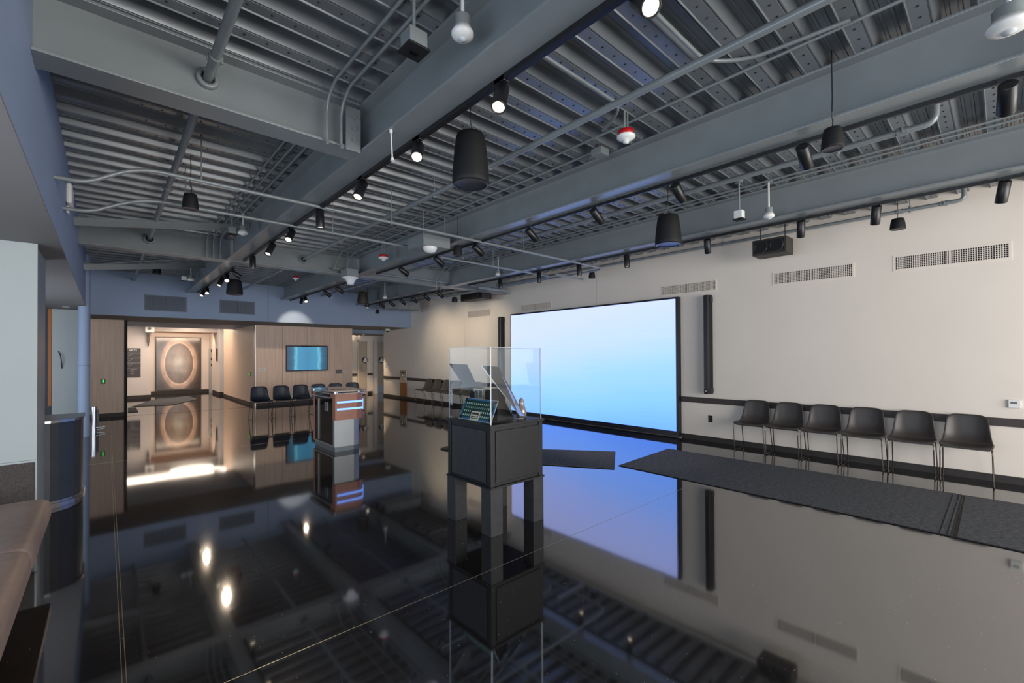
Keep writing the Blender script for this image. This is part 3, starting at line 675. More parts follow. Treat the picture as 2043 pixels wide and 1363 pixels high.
# ------------------------------------------------------------------ pipes
def pipe(name, label, pts, r, cat='pipe', m=steel, hang=(), coup=(), rb=.15, k=True):
    if k:
        sc_ = lambda q: (q[0]*K, q[1]*K, HC+(q[2]-HC)*K)
        pts = [sc_(q) for q in pts]; hang = [sc_(q) for q in hang]; coup = [(sc_(q), ax) for q, ax in coup]
    t = thing(name, label, cat, pts[0]); o = Vector(pts[0]); q = [Vector(p)-o for p in pts]
    MB().tube(bend(q, rb), r, 14).obj('pipe_run', m, t)
    for h in hang:
        h = Vector(h)-o; MB().cyl(h, (h.x, h.y, DECK-o.z), .005, 6).obj('hanger_rod', m, t)
        MB().cyl(h-Vector((0, 0, r*1.5)), h+Vector((0, 0, r*1.9)), r*.55, 8).obj('hanger_clamp', m, t)
    for h, ax in coup:
        h = Vector(h)-o; a = Vector(ax)*.035; MB().cyl(h-a, h+a, r*1.25, 14).cyl(h+Vector((r*1.3, 0, -.02)), h+Vector((r*1.3, 0, .02)), .008, 6).cyl(h+Vector((-r*1.3, 0, -.02)), h+Vector((-r*1.3, 0, .02)), .008, 6).obj('coupling', m, t)
    return t
zp = 3.37
Yv = (0, 1, 0)
pipe('sprinkler_pipe', 'grey sprinkler pipe passing through sleeve rings, left of the first long beam', [(px1, -4, zp), (px1, YHK-.05, zp)], .028, hang=[(px1, 2.5, zp), (px1, 6.6, zp)], coup=[((px1, 3.3, zp), Yv), ((px1, 8.3, zp), Yv), ((px1, 6.2, zp), Yv)])
pipe('sprinkler_pipe', 'grey sprinkler pipe in the bay right of the first long beam, behind the big speaker', [(px2, -4, zp), (px2, YHK-.05, zp)], .026, hang=[(px2, 4.4, zp), (px2, 7.2, zp)], coup=[((px2, 3.42, zp), Yv), ((px2, 6.8, zp), Yv)])
pipe('sprinkler_pipe', 'grey sprinkler pipe in the bay right of the middle beam, ending in an elbow', [(px3, .35, 3.54), (px3, .35, zp), (px3, YHK-.05, zp)], .026, hang=[(px3, 1.0, zp), (px3, 3.9, zp), (px3, 6.8, zp)], coup=[((px3, .55, zp), Yv), ((px3, 3.6, zp), Yv), ((px3, 5.6, zp), Yv)], rb=.1)
pipe('sprinkler_pipe', 'grey sprinkler pipe along the top of the cream right wall', [(px4, .3, 3.53), (px4, .3, 3.38), (px4, YHK-.05, 3.38)], .024, hang=[(px4, .8, 3.38), (px4, 3.2, 3.38), (px4, 5.2, 3.38)], coup=[((px4, .48, 3.38), Yv), ((px4, .9, 3.38), Yv)], rb=.1)
# big cross conduits
zc_ = 3.052
def wallp(u, v): return at_x(u, v, XL)
a = wallp(108, 353)
pipe('electrical_conduit', 'upper grey cross conduit from the bulkhead over to the right wall, curling at its end', [a, (XL+.17, a.y, a.z), at_y(275, 334, a.y), (6.65, a.y+.05, zc_), (6.65, 9.9, zc_)], .017, 'conduit', hang=[(.62, a.y, zc_), (2.45, a.y, zc_), (4.6, a.y+.03, zc_), (6.3, a.y+.05, zc_)], rb=.22, k=False)
a = wallp(125, 415)
b2 = at_y(815, 487, a.y)
pipe('electrical_conduit', 'lower grey cross conduit from the bulkhead to the grey box with dome', [a, (XL+.17, a.y, a.z), at_y(285, 396, a.y), (3.1, a.y+.03, 3.052), (3.45, a.y+.24, 3.12)], .017, 'conduit', hang=[(.60, a.y, 3.052), (2.1, a.y, 3.052)], rb=.2, k=False)
pipe('electrical_conduit', 'grey conduit from the grey box past the middle beam, curling above the LED wall', [(4.05, 6.2, 3.12), (6.85, 6.25, 3.12), (6.85, 10.5, 3.12)], .016, 'conduit', hang=[(5.2, 6.22, 3.12), (6.5, 6.25, 3.12)], rb=.25)
a = wallp(167, 525)
pipe('electrical_conduit', 'thin conduit rising from the bulkhead to the deck behind the girder', [a, (XL+.15, a.y, a.z), (.75, a.y, 3.33), (1.2, a.y, 3.42)], .014, 'conduit', k=False)
pipe('electrical_conduit', 'long conduit against the girder front, from horn box to right wall', [(3.3, YG0-.16, 3.24), (7.3, YG0-.16, 3.24)], .016, 'conduit')
# along-room conduits
def drop(x, lb):
    pipe('electrical_conduit', lb, [(x, -4, 3.53), (x, 3.30, 3.53), (x, 3.45, 3.42), (x, 3.45, 3.16), (x, 3.43, 3.12)], .0105, 'conduit', rb=.1)
drop(1.24, 'left one of two thin conduits dropping over the near cross beam'); drop(1.35, 'right one of two thin conduits dropping over the near cross beam')
for x, lb in ((1.24, 'left'), (1.33, 'middle'), (1.43, 'right')): pipe('electrical_conduit', lb+' one of three thin conduits bending down the girder face by the first beam', [(x, 3.8, 3.53), (x, YG0-.35, 3.53), (x, YG0-.14, 3.42), (x, YG0-.14, 3.15)], .0105, 'conduit', rb=.1)
pipe('electrical_conduit', 'thin conduit under the deck just left of the middle beam', [(3.37, -4, 3.53), (3.37, 8.6, 3.53), (3.37, YG0-.14, 3.3), (3.37, YG0-.14, 3.22)], .0105, 'conduit', rb=.1)
pipe('electrical_conduit', 'second thin conduit left of the middle beam, starting at the junction box', [(3.60, 2.75, 3.53), (3.60, 8.6, 3.53), (3.60, YG0-.14, 3.3), (3.60, YG0-.14, 3.22)], .0105, 'conduit', rb=.1)
for x, lb in ((5.72, 'left'), (5.84, 'right')): pipe('electrical_conduit', lb+' one of two thin conduits under the deck left of the right beam', [(x, -3, 3.53), (x, 8.5, 3.53), (x, YG0-.14, 3.3), (x, YG0-.14, 3.05)], .0105, 'conduit', rb=.1)
pipe('electrical_conduit', 'conduit swerving along the deck toward the looped speaker cable', [(2.2, 1.36, 3.52), (2.75, 1.36, 3.52), (3.05, 1.36, 3.52), (3.25, 1.15, 3.52), (3.32, .6, 3.52)], .013, 'conduit', rb=.2)
pipe('electrical_conduit', 'conduit crossing the deck bay above the second track light', [(1.85, 2.06, 3.52), (3.1, 2.06, 3.52), (3.3, 2.4, 3.52)], .012, 'conduit', rb=.15)
t = thing('junction_box', 'grey junction box under the deck left of the middle beam', 'box', (3.43, 2.53, 3.405)); MB().box(-.06, .06, -.06, .06, -.03, .03).obj('case', steel, t, bevel=.004); MB().box(-.055, .055, -.055, .055, -.036, -.03).obj('cover', steel, t)
# beam clamp hanging down at first beam
p = at_z(780, 262, ZB-.008); t = thing('hanging_strap', 'white cable strap hanging on the underside of the first long beam', 'strap', p)
q0 = at_d(783, 321, (p-O).dot(FW)-.05)-p; MB().tube([(0, 0, 0), q0*.5, q0], .005, 6).obj('strap_band', white, t); MB().cyl((0, 0, .012), (0, 0, -.012), .012, 8).obj('eyelet', white, t); MB().cyl(q0+Vector((0, 0, .02)), q0, .01, 8, .016).obj('strap_end', white, t)
# struts & duct near right wall
for (x0, x1_, y_, lb) in ((6.2, 7.0, 5.6, 'near'), (6.1, 7.0, 7.8, 'middle'), (6.0, 7.0, 9.8, 'far')):
    t = thing('support_strut', lb+' short galvanised strut carrying conduits by the right wall', 'strut', (x0, y_, 2.985)); MB().box(0, x1_-x0, -.02, .02, 0, .04).obj('channel', steel, t)
    for dx in (.05, x1_-x0-.05): MB().cyl((dx, 0, .04), (dx, 0, DECK-2.985), .005, 6).obj('hanger_rod', steel, t)
t = thing('air_duct', 'grey rectangular air duct beyond the girder near the right wall', 'duct', (6.1, 12.3, 2.94)); MB().box(.004, 1.196, 0, .55, 0, .24).obj('duct_body', steel, t, bevel=.004)
for x_ in (.0, .4, .8, 1.18): MB().box(x_, x_+.02, -.012, .562, -.012, .252).obj('duct_flange', steel, t)
for x_ in (.1, 1.1): MB().cyl((x_, .2, .24), (x_, .2, DECK-2.94), .005, 6).obj('hanger_rod', steel, t)
pipe('flexible_conduit', 'flexible conduit looping from the far air duct to the right wall', [(7.29, 12.5, 3.05), (7.42, 12.5, 2.98), (7.6, 12.7, 2.93), (7.699, 12.9, 2.95)], .014, 'conduit', k=False)

# ------------------------------------------------------------------ chairs
def shell_grid(w_seat=.225, w_top=.165, n=14, m_=12):
    """shell facing -Y: seat front at y=-.21, back top at y=.20"""
    prof = [(-.235, .425), (-.225, .440), (-.15, .442), (-.05, .432), (.05, .425), (.11, .435), (.145, .470), (.165, .53), (.178, .60), (.190, .67), (.200, .735), (.206, .765), (.212, .772)]
    P = []
    for i, (y, z) in enumerate(prof):
        t = i/(len(prof)-1); row = []
        if i < 5: w_ = w_seat*(.93+.07*min(1, i/2))
        else: w_ = w_seat+(w_top-w_seat)*((i-4)/8)**.9
        for j in range(m_+1):
            s = -1+2*j/m_; e = abs(s)**2.6
            yy, zz = y, z
            if i < 5: zz += .030*e*(i/4); zz -= .012*(1-s*s)*(1 if 1 <= i <= 4 else 0)
            elif i < 7: zz += .02*e; yy -= .075*e
            else: yy -= .065*e*(1-(i-7)/9)
            if i >= 11: zz -= .03*abs(s)**6
            if i == 0: yy += .02*abs(s)**4
            row.append(Vector((s*w_, yy, zz)))
        P.append(row)
    return P
def make_chair(label, group, vm, lm, loc, rz, thin=1.):
    t = thing('stacking_chair', label, 'chair', loc, rz, group)
    MB().grid(shell_grid()).obj('seat_shell', vm, t, solid=.014, sub=1)
    for s in (-1, 1):
        x = s*.205
        pts = [(s*.17, -.17, .427), (x, -.20, .424), (x*1.02, -.215, .37), (x*1.04, -.185, .012), (x*1.04, -.16, .007), (x*1.04, .16, .007), (x*1.04, .185, .012), (x*1.0, .10, .37), (x*.98, .085, .424), (s*.17, .06, .422)]
        MB().tube(bend(pts, .03, 4), .0055*thin, 8).obj('leg_frame', lm, t)
    MB().box(-.19, .19, -.17, -.15, .405, .422).box(-.19, .19, .04, .06, .402, .42).obj('cross_bar', lm, t)
    return t
rgrp = 'black chairs along the cream right wall'
cy = [at_x((a_+b_)/2, (c_+d_)/2, 7.42).y for a_, b_, c_, d_ in ((1477, 1527, 805, 806), (1540, 1594, 808, 809), (1610, 1670, 812, 814), (1690, 1757, 818, 820), (1782, 1857, 825, 828), (1887, 1968, 833, 838))]
labs = ['first black vinyl chair in the wall row, nearest the LED wall', 'second black vinyl chair from the LED wall in the row', 'third black vinyl chair from the LED wall in the row', 'fourth black vinyl chair from the LED wall in the row', 'fifth black vinyl chair, next to the last one on the right', 'last black vinyl chair of the wall row, nearest the thermostat']
c0 = make_chair(labs[0], rgrp, vinyl, legm, (7.43, cy[0], 0), -math.pi/2, 1.15)
for y_, l_ in zip(cy[1:], labs[1:]): dup(c0, (7.43, y_, 0), -math.pi/2, l_)
vinylb = mat('blue_black_vinyl', lin(36, 40, 48), .36, 0, .5, .1, 60)
fx = [at_y(u, 775, 12.05).x for u in (519, 563, 602, 638, 672, 706)]
fl_ = ['leftmost dark chair before the wood wall, beside the hallway opening', 'second dark chair from the hallway opening', 'third dark chair from the hallway, left of the lit kiosk', 'dark chair partly hidden behind the left end of the kiosk', 'dark chair hidden behind the middle of the kiosk', 'dark chair behind the right end of the kiosk, rightmost of its row']
c1 = make_chair(fl_[0], 'dark chairs before the wood wall', vinylb, legd, (fx[0], 12.0, 0), 0, 1.2)
for x_, l_ in zip(fx[1:], fl_[1:]): dup(c1, (x_, 12.0, 0), 0, l_)
fr_ = ['first brown grey chair by the far right wall, nearest the drinking fountain', 'second brown grey chair from the drinking fountain', 'third brown grey chair from the drinking fountain', 'fourth brown grey chair, seen through the left of the glass case', 'fifth brown grey chair, behind the glass case', 'sixth brown grey chair, behind the glass case, nearest the LED wall']
c2 = make_chair(fr_[0], 'brown grey chairs by the far right wall', vinylg, legm, (7.42, 12.25, 0), -math.pi/2, 1.1)
for k_ in range(1, 6): dup(c2, (7.42, 12.25-.50*k_, 0), -math.pi/2, fr_[k_])

# ------------------------------------------------------------------ floor mats
def matt(label, pts, name='floor_mat'):
    c = sum((Vector(p) for p in pts), Vector())/len(pts); pl = [(p[0]-c.x, p[1]-c.y) for p in pts]
    t = thing(name, label, 'mat', (c.x, c.y, 0)); MB().prism(pl, .001, .006).obj('backing', blackm, t)
    k = .985; MB().prism([(x*k, y*k) for x, y in pl], .006, .011).obj('carpet_pile', carpet, t); return t
matt('long charcoal carpet runner mat in front of the black chairs', [(5.12, .285, 0), (6.70, .30, 0), (6.62, 3.6, 0), (5.13, 3.52, 0)])
rm = bpy.data.objects['floor_mat']
for dy in (.31, .355): MB().box(5.13-rm.location.x, 6.69-rm.location.x, dy-rm.location.y, dy+.012-rm.location.y, .010, .015).obj('edge_strip', carpet, rm)
matt('charcoal carpet mat at the right edge, butted to the long runner', [(5.10, -1.9, 0), (6.72, -1.9, 0), (6.70, .297, 0), (5.115, .281, 0)])
matt('charcoal carpet mat lying askew behind the glass display case', [at_z(1228, 902), at_z(1226, 937), at_z(1040, 925), at_z(1040, 896)])
e = at_z(895, 897); t = thing('round_floor_cover', 'dark round flat cable cover on the floor left of the display case', 'cover', (e.x+.1, e.y, 0)); MB().lathe([(.001, .012), (.20, .012), (.22, .0)], None, 32).obj('disc', cabm, t)
hall_mat = [at_z(302, 799), at_z(376, 790.5), at_z(395, 797), at_z(343, 809), at_z(262, 812)]
matt('brown grey mat on the hallway floor before the artwork', hall_mat)
matt('small grey mat at the hallway edge behind the black jamb', [at_z(255, 814.5), at_z(271, 813.6), at_z(276, 822.5), at_z(255, 824)])

# ------------------------------------------------------------------ display pedestal with acrylic case
X0, X1_, Y0, Y1 = 2.35, 2.965, 2.85, 3.475; zt = .925
t = thing('display_pedestal', 'charcoal display pedestal on four block legs under a clear acrylic case', 'pedestal', (X0, Y0, 0)); a, b = X1_-X0, Y1-Y0
MB().box(.012, a-.012, .012, b-.012, .405, zt-.02).obj('cabinet_body', cabm, t, bevel=.004)
MB().box(-.012, a+.012, -.012, b+.012, zt-.022, zt).obj('top_board', cabm, t, bevel=.002)
MB().box(-.012, a+.012, -.012, b+.012, .392, .408).obj('base_board', cabm, t, bevel=.002)
for (x_, y_) in ((0, 0), (a-.045, 0), (0, b-.045), (a-.045, b-.045)): MB().box(x_, x_+.045, y_, y_+.045, .408, zt-.022).obj('corner_post', cabm, t, bevel=.003)
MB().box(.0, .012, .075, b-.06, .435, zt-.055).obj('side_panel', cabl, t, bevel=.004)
MB().box(.06, a-.045, 0, .012, .435, zt-.055).obj('side_panel', cabm, t, bevel=.004)
for (x_, y_) in ((-.005, -.005), (a-.125, -.005), (-.005, b-.125), (a-.125, b-.125)):
    MB().box(x_, x_+.13, y_, y_+.13, 0, .392).obj('leg', cabl, t, bevel=.003)
gl = thing('acrylic_case', 'clear acrylic display cover standing on the charcoal pedestal', 'display case', (X0+.008, Y0+.008, zt)); a2, b2_ = a-.016, b-.016; gh = .645; tk = .006
MB().box(0, tk, tk, b2_-tk, 0, gh).obj('pane', glassm, gl); MB().box(a2-tk, a2, tk, b2_-tk, 0, gh).obj('pane', glassm, gl)
MB().box(tk, a2-tk, 0, tk, 0, gh).obj('pane', glassm, gl); MB().box(tk, a2-tk, b2_-tk, b2_, 0, gh).obj('pane', glassm, gl)
MB().box(tk, a2-tk, tk, b2_-tk, gh-tk, gh).obj('top_pane', glassm, gl)
for x_, y_ in ((0, 0), (a2-tk, 0), (0, b2_-tk), (a2-tk, b2_-tk)): MB().box(x_, x_+tk, y_, y_+tk, 0, gh).obj('edge_strip', edgem, gl)
for (x0, x1_, y0_, y1_) in ((0, a2, 0, .003), (0, a2, b2_-.003, b2_), (0, .003, .003, b2_-.003), (a2-.003, a2, .003, b2_-.003)): MB().box(x0, x1_, y0_, y1_, gh, gh+.003).obj('edge_strip', edgem, gl)
# leaning sign with rows of figures
A = Vector((X0+.045, Y0+.515, zt+.004)); B = Vector((X0+.045, Y0+.055, zt+.004)); lean = Vector((.42, 0, .90)).normalized(); hgt = .205
t = thing('information_sign', 'blue and green card with rows of small pale figures, leaning in the case', 'sign', A)
ux = (B-A).normalized(); nrm = ux.cross(lean).normalized()
Msg = Matrix.Translation(Vector((0, 0, 0)))@Matrix((ux, lean, nrm)).transposed().to_4x4(); Lw = (B-A).length
gcol = mat('sign_green', lin(28, 56, 50), .4, 0, .4, .1, 20); bcol = mat('sign_blue', lin(44, 100, 138), .4); wcol = mat('sign_frame', lin(168, 172, 170), .35, .3); fcol = mat('sign_figures', lin(176, 204, 182), .5)
s_ = 1 if nrm.x < 0 else -1
MB().box(0, Lw, 0, hgt, -s_*.004, 0, Msg).obj('frame', wcol, t)
MB().box(.006, Lw-.006, .006, hgt-.006, 0, s_*.0015, Msg).obj('border', bcol, t)
MB().box(.028, Lw-.028, .022, hgt-.020, s_*.0015, s_*.003, Msg).obj('field', gcol, t)
for (xx, yy) in ((.006, .006), (Lw-.036, .006), (.006, hgt-.036), (Lw-.036, hgt-.036)): MB().box(xx, xx+.03, yy, yy+.03, s_*.0015, s_*.0035, Msg).obj('corner_patch', blackm, t)
q = MB()
for r_ in range(4):
    for k_ in range(14 if r_ < 3 else 13):
        xx = .045+k_*.0275; yy = .035+r_*.037
        if r_ < 2 and .15 < xx < .29: continue
        q.box(xx, xx+.010, yy, yy+.017, s_*.003, s_*.0042, Msg)
q.obj('figure_rows', fcol, t, kind='stuff')
MB().box(.165, .285, .004, .085, s_*.003, s_*.007, Msg).obj('title_card', mat('card_cream', lin(205, 196, 172), .5), t)
MB().box(.178, .272, .018, .072, s_*.007, s_*.0085, Msg).obj('title_inset', mat('card_brown', lin(70, 52, 46), .5), t)
MB().box(.184, .266, .040, .054, s_*.0085, s_*.0095, Msg).box(.190, .262, .024, .032, s_*.0085, s_*.0095, Msg).obj('title_lines', mat('card_cream', (0, 0, 0)), t)
# two tilted grey boards on dark stands
def board(label, pts3, th, stand):
    o = pts3[0]; t = thing('tilted_board', label, 'display board', o); q = [p-o for p in pts3]
    n = (q[1]-q[0]).cross(q[3]-q[0]).normalized()*th
    MB().add(q+[p+n for p in q], [(0, 1, 2, 3), (7, 6, 5, 4), (0, 4, 5, 1), (1, 5, 6, 2), (2, 6, 7, 3), (3, 7, 4, 0)]).obj('board', boardm, t)
    s0, s1 = stand; MB().box(s0[0]-o.x, s1[0]-o.x, s0[1]-o.y, s1[1]-o.y, zt+.012-o.z, s1[2]-o.z).obj('stand_post', blackm, t, bevel=.004)
    MB().box(s0[0]-.03-o.x, s1[0]+.03-o.x, s0[1]-.03-o.y, s1[1]+.03-o.y, zt+.001-o.z, zt+.012-o.z).obj('stand_foot', black, t); return t
zcA, zcB = 4.12, 3.98
board('larger grey mirrored board tilted back on a dark stand, right half of the case', [at_d(1037, 831, zcB-.12), at_d(1046, 831, zcB+.05), at_d(994, 733, zcB+.12), at_d(960, 730, zcB-.1)], .006, ((2.60, 3.06), (2.70, 3.16, 1.20)))
board('smaller grey mirrored board tilted back, at the left of the case', [at_d(930, 778, zcA), at_d(952, 772, zcA+.12), at_d(931, 728, zcA+.16), at_d(896, 726, zcA)], .006, ((2.50, 3.30), (2.53, 3.34, 1.17)))
# black wedge viewer, small boxes, crystal
t = thing('black_wedge_stand', 'black wedge shaped stand under the larger tilted board', 'stand', (2.55, 3.0, zt+.001))
MB().prism([(0, 0), (.20, 0), (.03, .26), (0, .27)], 0, .17, Matrix(((1, 0, 0, 0), (0, 0, 1, 0), (0, 1, 0, 0), (0, 0, 0, 1)))).obj('wedge', blackm, t); MB().box(.155, .17, -.001, 0, .06, .085).obj('tag', white, t)
t = thing('small_picture_box', 'small cream printed box with pictures behind the leaning sign', 'box', (2.62, 3.29, zt+.001)); MB().box(0, .05, 0, .14, 0, .262).obj('box_body', mat('print_cream', lin(205, 200, 180), .5, 0, .4, .25, 40), t)
MB().box(-.001, 0, .01, .06, .18, .25).box(-.001, 0, .075, .13, .17, .245).obj('picture', mat('print_grey', lin(104, 106, 102), .5, 0, .4, .4, 60), t)
t = thing('striped_book', 'thin book with green and tan spine behind the leaning sign', 'book', (2.62, 3.16, zt+.001)); MB().box(0, .04, .06, .115, 0, .255).obj('cover', mat('spine_tan', lin(178, 140, 96), .6), t); MB().box(0, .04, 0, .058, 0, .25).obj('back_cover', mat('spine_green', lin(96, 130, 110), .6), t)
p = at_z(1040, 838, zt); p = Vector((min(p.x, 2.9), max(p.y, 2.9), zt+.001)); t = thing('crystal_figure', 'small clear faceted crystal ornament at the right corner of the case', 'ornament', (2.86, 3.02, zt+.001))
MB().lathe([(.001, 0), (.045, 0), (.05, .05), (.035, .10), (.02, .13), (.028, .16), (.001, .185)], None, 7).obj('crystal', mat('crystal', lin(150, 140, 130), .1, .3, .8, .5, 30), t, label='faceted brownish crystal')
t = thing('small_white_card', 'small white card lying on the pedestal top under the tilted board', 'card', (2.76, 2.95, zt+.001)); MB().box(0, .07, 0, .05, 0, .002).obj('sheet', white, t)

# ------------------------------------------------------------------ kiosk
t = thing('touch_kiosk', 'silver information kiosk with copper head, two blue LED bars and layered clear top', 'kiosk', (2.64, 7.03, 0))
kw, kl = .44, .92
def rounded(x0, x1, y0, y1, r, n=6):
    pts = [(x0, y0)]
    for k in range(n+1):
        a_ = -math.pi/2+math.pi/2*k/n; pts.append((x1-r+r*math.cos(a_), y0+r+r*math.sin(a_)))
    return pts+[(x1, y1), (x0, y1)]
MB().prism(rounded(0.01, kw-.01, .01, kl-.02, .12), 0, .075).obj('plinth', mat('kiosk_plinth', lin(88, 96, 102), .4, .4), t)
MB().prism(rounded(0, kw, 0, kl, .13), .075, .60).obj('body', silver, t)
MB().box(-.006, 0, .07, kl-.05, .10, .84).obj('side_door', darkglass, t)
MB().box(-.022, -.006, .66, .675, .12, .80).obj('door_handle', steelb, t)
for y_ in (.36, .27): MB().box(-.018, -.006, y_, y_+.01, .62, .76).obj('door_handle', steelb, t)
MB().prism(rounded(.0, kw-.02, .05, kl, .13), .60, .86).obj('upper_body', mat('kiosk_dark', lin(30, 26, 34), .3), t)
MB().prism(rounded(-.005, kw+.05, -.045, .16, .15), .50, .905).obj('head_panel', brass, t)
MB().box(-.004, .03, kl-.08, kl+.02, .075, .905).obj('rear_post', brass, t, label='copper rear post')
MB().box(-.03, .02, .16, kl+.06, .835, .855).obj('shelf_edge', silver, t)
for z_ in (.655, .765):
    pts = [(.02, -.052)]+[(kw+.05-.15+(.157)*math.cos(a_), -.045+.15+(.157)*math.sin(a_)) for a_ in [math.radians(q) for q in range(-90, -34, 9)]]
    mbx = MB(); n_ = len(pts)
    P = [[Vector((x_, y_, zz)) for x_, y_ in pts] for zz in (z_, z_+.028)]; mbx.grid(P, False); mbx.obj('led_bar', ledblue, t, solid=.004)
MB().box(kw+.062, kw+.070, .10, .14, .62, .80).obj('side_light', ledblue, t)
clr = mat('frosted_clear_top', lin(190, 182, 180), .12, .55, .7, .25, 40)
MB().prism(rounded(-.05, kw+.10, -.09, kl+.08, .2), .910, .922).obj('top_layer', clr, t)
MB().prism(rounded(-.05, kw+.10, -.09, kl+.08, .2), .945, .957).obj('top_layer', clr, t)
for x_, y_ in ((.0, -.04), (.0, kl), (kw, kl), (kw, .12), (.2, .4)): MB().cyl((x_, y_, .922), (x_, y_, .945), .018, 12).obj('standoff', chrome, t)
MB().box(.12, .3, .3, .5, .957, .962).obj('touch_screen', darkglass, t)

# ------------------------------------------------------------------ TV and devices on the wood wall
a, b = at_y(570, 689.5, YW), at_y(652.6, 739, YW)
t = thing('wall_television', 'flat television with hazy blue picture on the wood wall', 'television', (a.x, YW, b.z)); w3, h3_ = b.x-a.x, a.z-b.z
MB().box(0, w3, -.06, 0, 0, h3_).obj('bezel', black, t, bevel=.004); MB().box(.03, w3-.03, -.064, -.06, .035, h3_-.04).obj('screen', tv_mat(), t)
MB().box(w3*.35, w3*.58, -.075, -.06, h3_-.03, h3_-.01).obj('camera_bar', blackm, t)
def plate(name, label, cat, u, v, w_, h_, m, ext=None, y=YW):
    p = at_y(u, v, y); t = thing(name, label, cat, (p.x, y, p.z)); MB().box(-w_/2, w_/2, -.012, 0, -h_/2, h_/2).obj('cover', m, t, bevel=.003)
    if ext: MB().box(ext[0], ext[1], -.016, -.012, ext[2], ext[3]).obj('insert', ext[4], t)
    return t
plate('wall_plate', 'white blank double wall plate on the wood wall left of the television', 'wall plate', 523, 737, .15, .085, white, (-.06, .06, -.02, .02, mat('plate_insert', lin(196, 192, 186), .4)))
plate('control_panel', 'small dark touch control panel on the wood wall right of the television', 'control panel', 676, 741.5, .21, .135, black, (-.09, .09, -.05, .05, mat('panel_grey', lin(120, 118, 114), .3)))
plate('wall_plate', 'white switch plate right beside the dark control panel', 'wall plate', 687, 741, .085, .10, white, (-.02, .02, -.03, .03, MATS['plate_insert']))
plate('card_reader', 'black card reader with green light on the wood panel left of the hallway', 'card reader', 205.5, 761, .09, .125, black, (-.012, .02, -.03, .04, greene))
p = at_x(499, 746.5, xw0-.02); t = thing('card_reader', 'black card reader with green light on the wood wall right of the hallway', 'card reader', (xw0-.02, p.y, p.z))
MB().box(-.015, 0, -.05, .05, -.06, .06).obj('cover', black, t); MB().box(-.019, -.015, -.03, .03, -.045, .045).obj('insert', greene, t)
plate('floor_outlet_plate', 'white low outlet plate on the wood wall behind the chairs', 'outlet', 582, 786, .09, .09, white, (-.02, .02, -.03, .03, MATS['plate_insert']))
p = at_z(777, 657, ZS-.006); t = thing('security_camera', 'white dome security camera under the header soffit', 'camera', (7.35, 14.6, ZS-.006)); MB().cyl((0, 0, 0), (0, 0, -.07), .085, 20).obj('housing', white, t); MB().lathe([(.06, -.07), (.05, -.10), (.001, -.115)], None, 16).obj('dome', darkglass, t)
for k_, (u, v) in enumerate(((717, 669.5), (725, 668))):
    p = at_z(u, v, 2.30); t = thing('recessed_downlight', ('left', 'right')[k_]+' recessed downlight in the corridor ceiling', 'downlight', (p.x, p.y, 2.30)); MB().lathe([(.001, -.002), (.05, -.002)], None, 20).obj('lens', lampe, t); MB().lathe([(.05, -.004), (.07, -.002), (.07, 0)], None, 20).obj('trim_ring', white, t)
t = thing('recessed_downlight', 'recessed downlight in the hallway ceiling washing the right wood wall', 'downlight', (2.92, 16.6, 2.7)); MB().lathe([(.001, -.002), (.05, -.002)], None, 20).obj('lens', lampe, t); MB().lathe([(.05, -.004), (.07, -.002), (.07, 0)], None, 20).obj('trim_ring', white, t)
l = bpy.data.lights.new('lamp', 'SPOT'); l.energy = 130; l.spot_size = 1.1; l.spot_blend = .6; l.color = (1, .78, .52); lo = bpy.data.objects.new('lamp', l); C.objects.link(lo); lo.parent = t; lo.location = (0, 0, -.02); lo.rotation_euler = (0, -.12, 0)
l = bpy.data.lights.new('lamp', 'SPOT'); l.energy = 130; l.spot_size = 1.35; l.spot_blend = .5; l.color = (1, .76, .5); lo = bpy.data.objects.new('corridor_spot', l); C.objects.link(lo); lo.location = (7.15, 15.9, 2.25)
# drinking fountain
a = at_x(799.5, 739, D); b = at_x(812, 792, D); t = thing('drinking_fountain', 'slim steel and orange wood drinking fountain panel on the far right wall', 'drinking fountain', (D, b.y, b.z))
wy = a.y-b.y; hh = a.z-b.z
MB().box(-.03, 0, 0, wy, hh*.53, hh).obj('steel_panel', steelb, t, bevel=.004); MB().box(-.03, 0, 0, wy, 0, hh*.52).obj('wood_panel', woodo, t, bevel=.003)
MB().box(-.05, -.03, wy*.2, wy*.8, hh*.66, hh*.69).cyl((-.06, wy*.5, hh*.8), (-.06, wy*.5, hh*.84), .02, 10).obj('spout', chrome, t); MB().box(-.032, -.03, wy*.2, wy*.8, hh*.88, hh*.93).obj('vent_slots', black, t)
# restroom signs and plates
def rsign(label, u, v):
    p = at_y(u, v, YR-.012); t = thing('restroom_sign', label, 'sign', (p.x, YR-.012, p.z))
    MB().cyl((0, 0, 0), (0, -.008, 0), .13, 24).obj('disc', mat('sign_brown', lin(60, 44, 36), .5), t)
    MB().add([(-.10, -.012, -.09), (.10, -.012, -.09), (0, -.012, .125), (-.10, -.009, -.09), (.10, -.009, -.09), (0, -.009, .125)], [(0, 1, 2), (3, 5, 4), (0, 3, 4, 1), (1, 4, 5, 2), (2, 5, 3, 0)]).obj('triangle', white, t)
rsign('brown restroom disc sign with white triangle on the left corridor door', 728.5, 718.5); rsign('brown restroom disc sign with white triangle on the right corridor door', 761, 718.5)
plate('wall_plate', 'small white plate on the corridor wall left of the first restroom door', 'wall plate', 708.5, 729, .14, .12, white, (-.02, .02, -.02, .02, MATS['plate_insert']), YR)
p = at_x(769.5, 730, D); t = thing('wall_plate', 'small white plate on the cream wall before the restroom corridor', 'wall plate', (D, p.y, p.z)); MB().box(-.012, 0, -.06, .06, -.06, .06).obj('cover', white, t, bevel=.003); MB().box(-.015, -.012, -.02, .02, -.02, .02).obj('insert', MATS['plate_insert'], t)

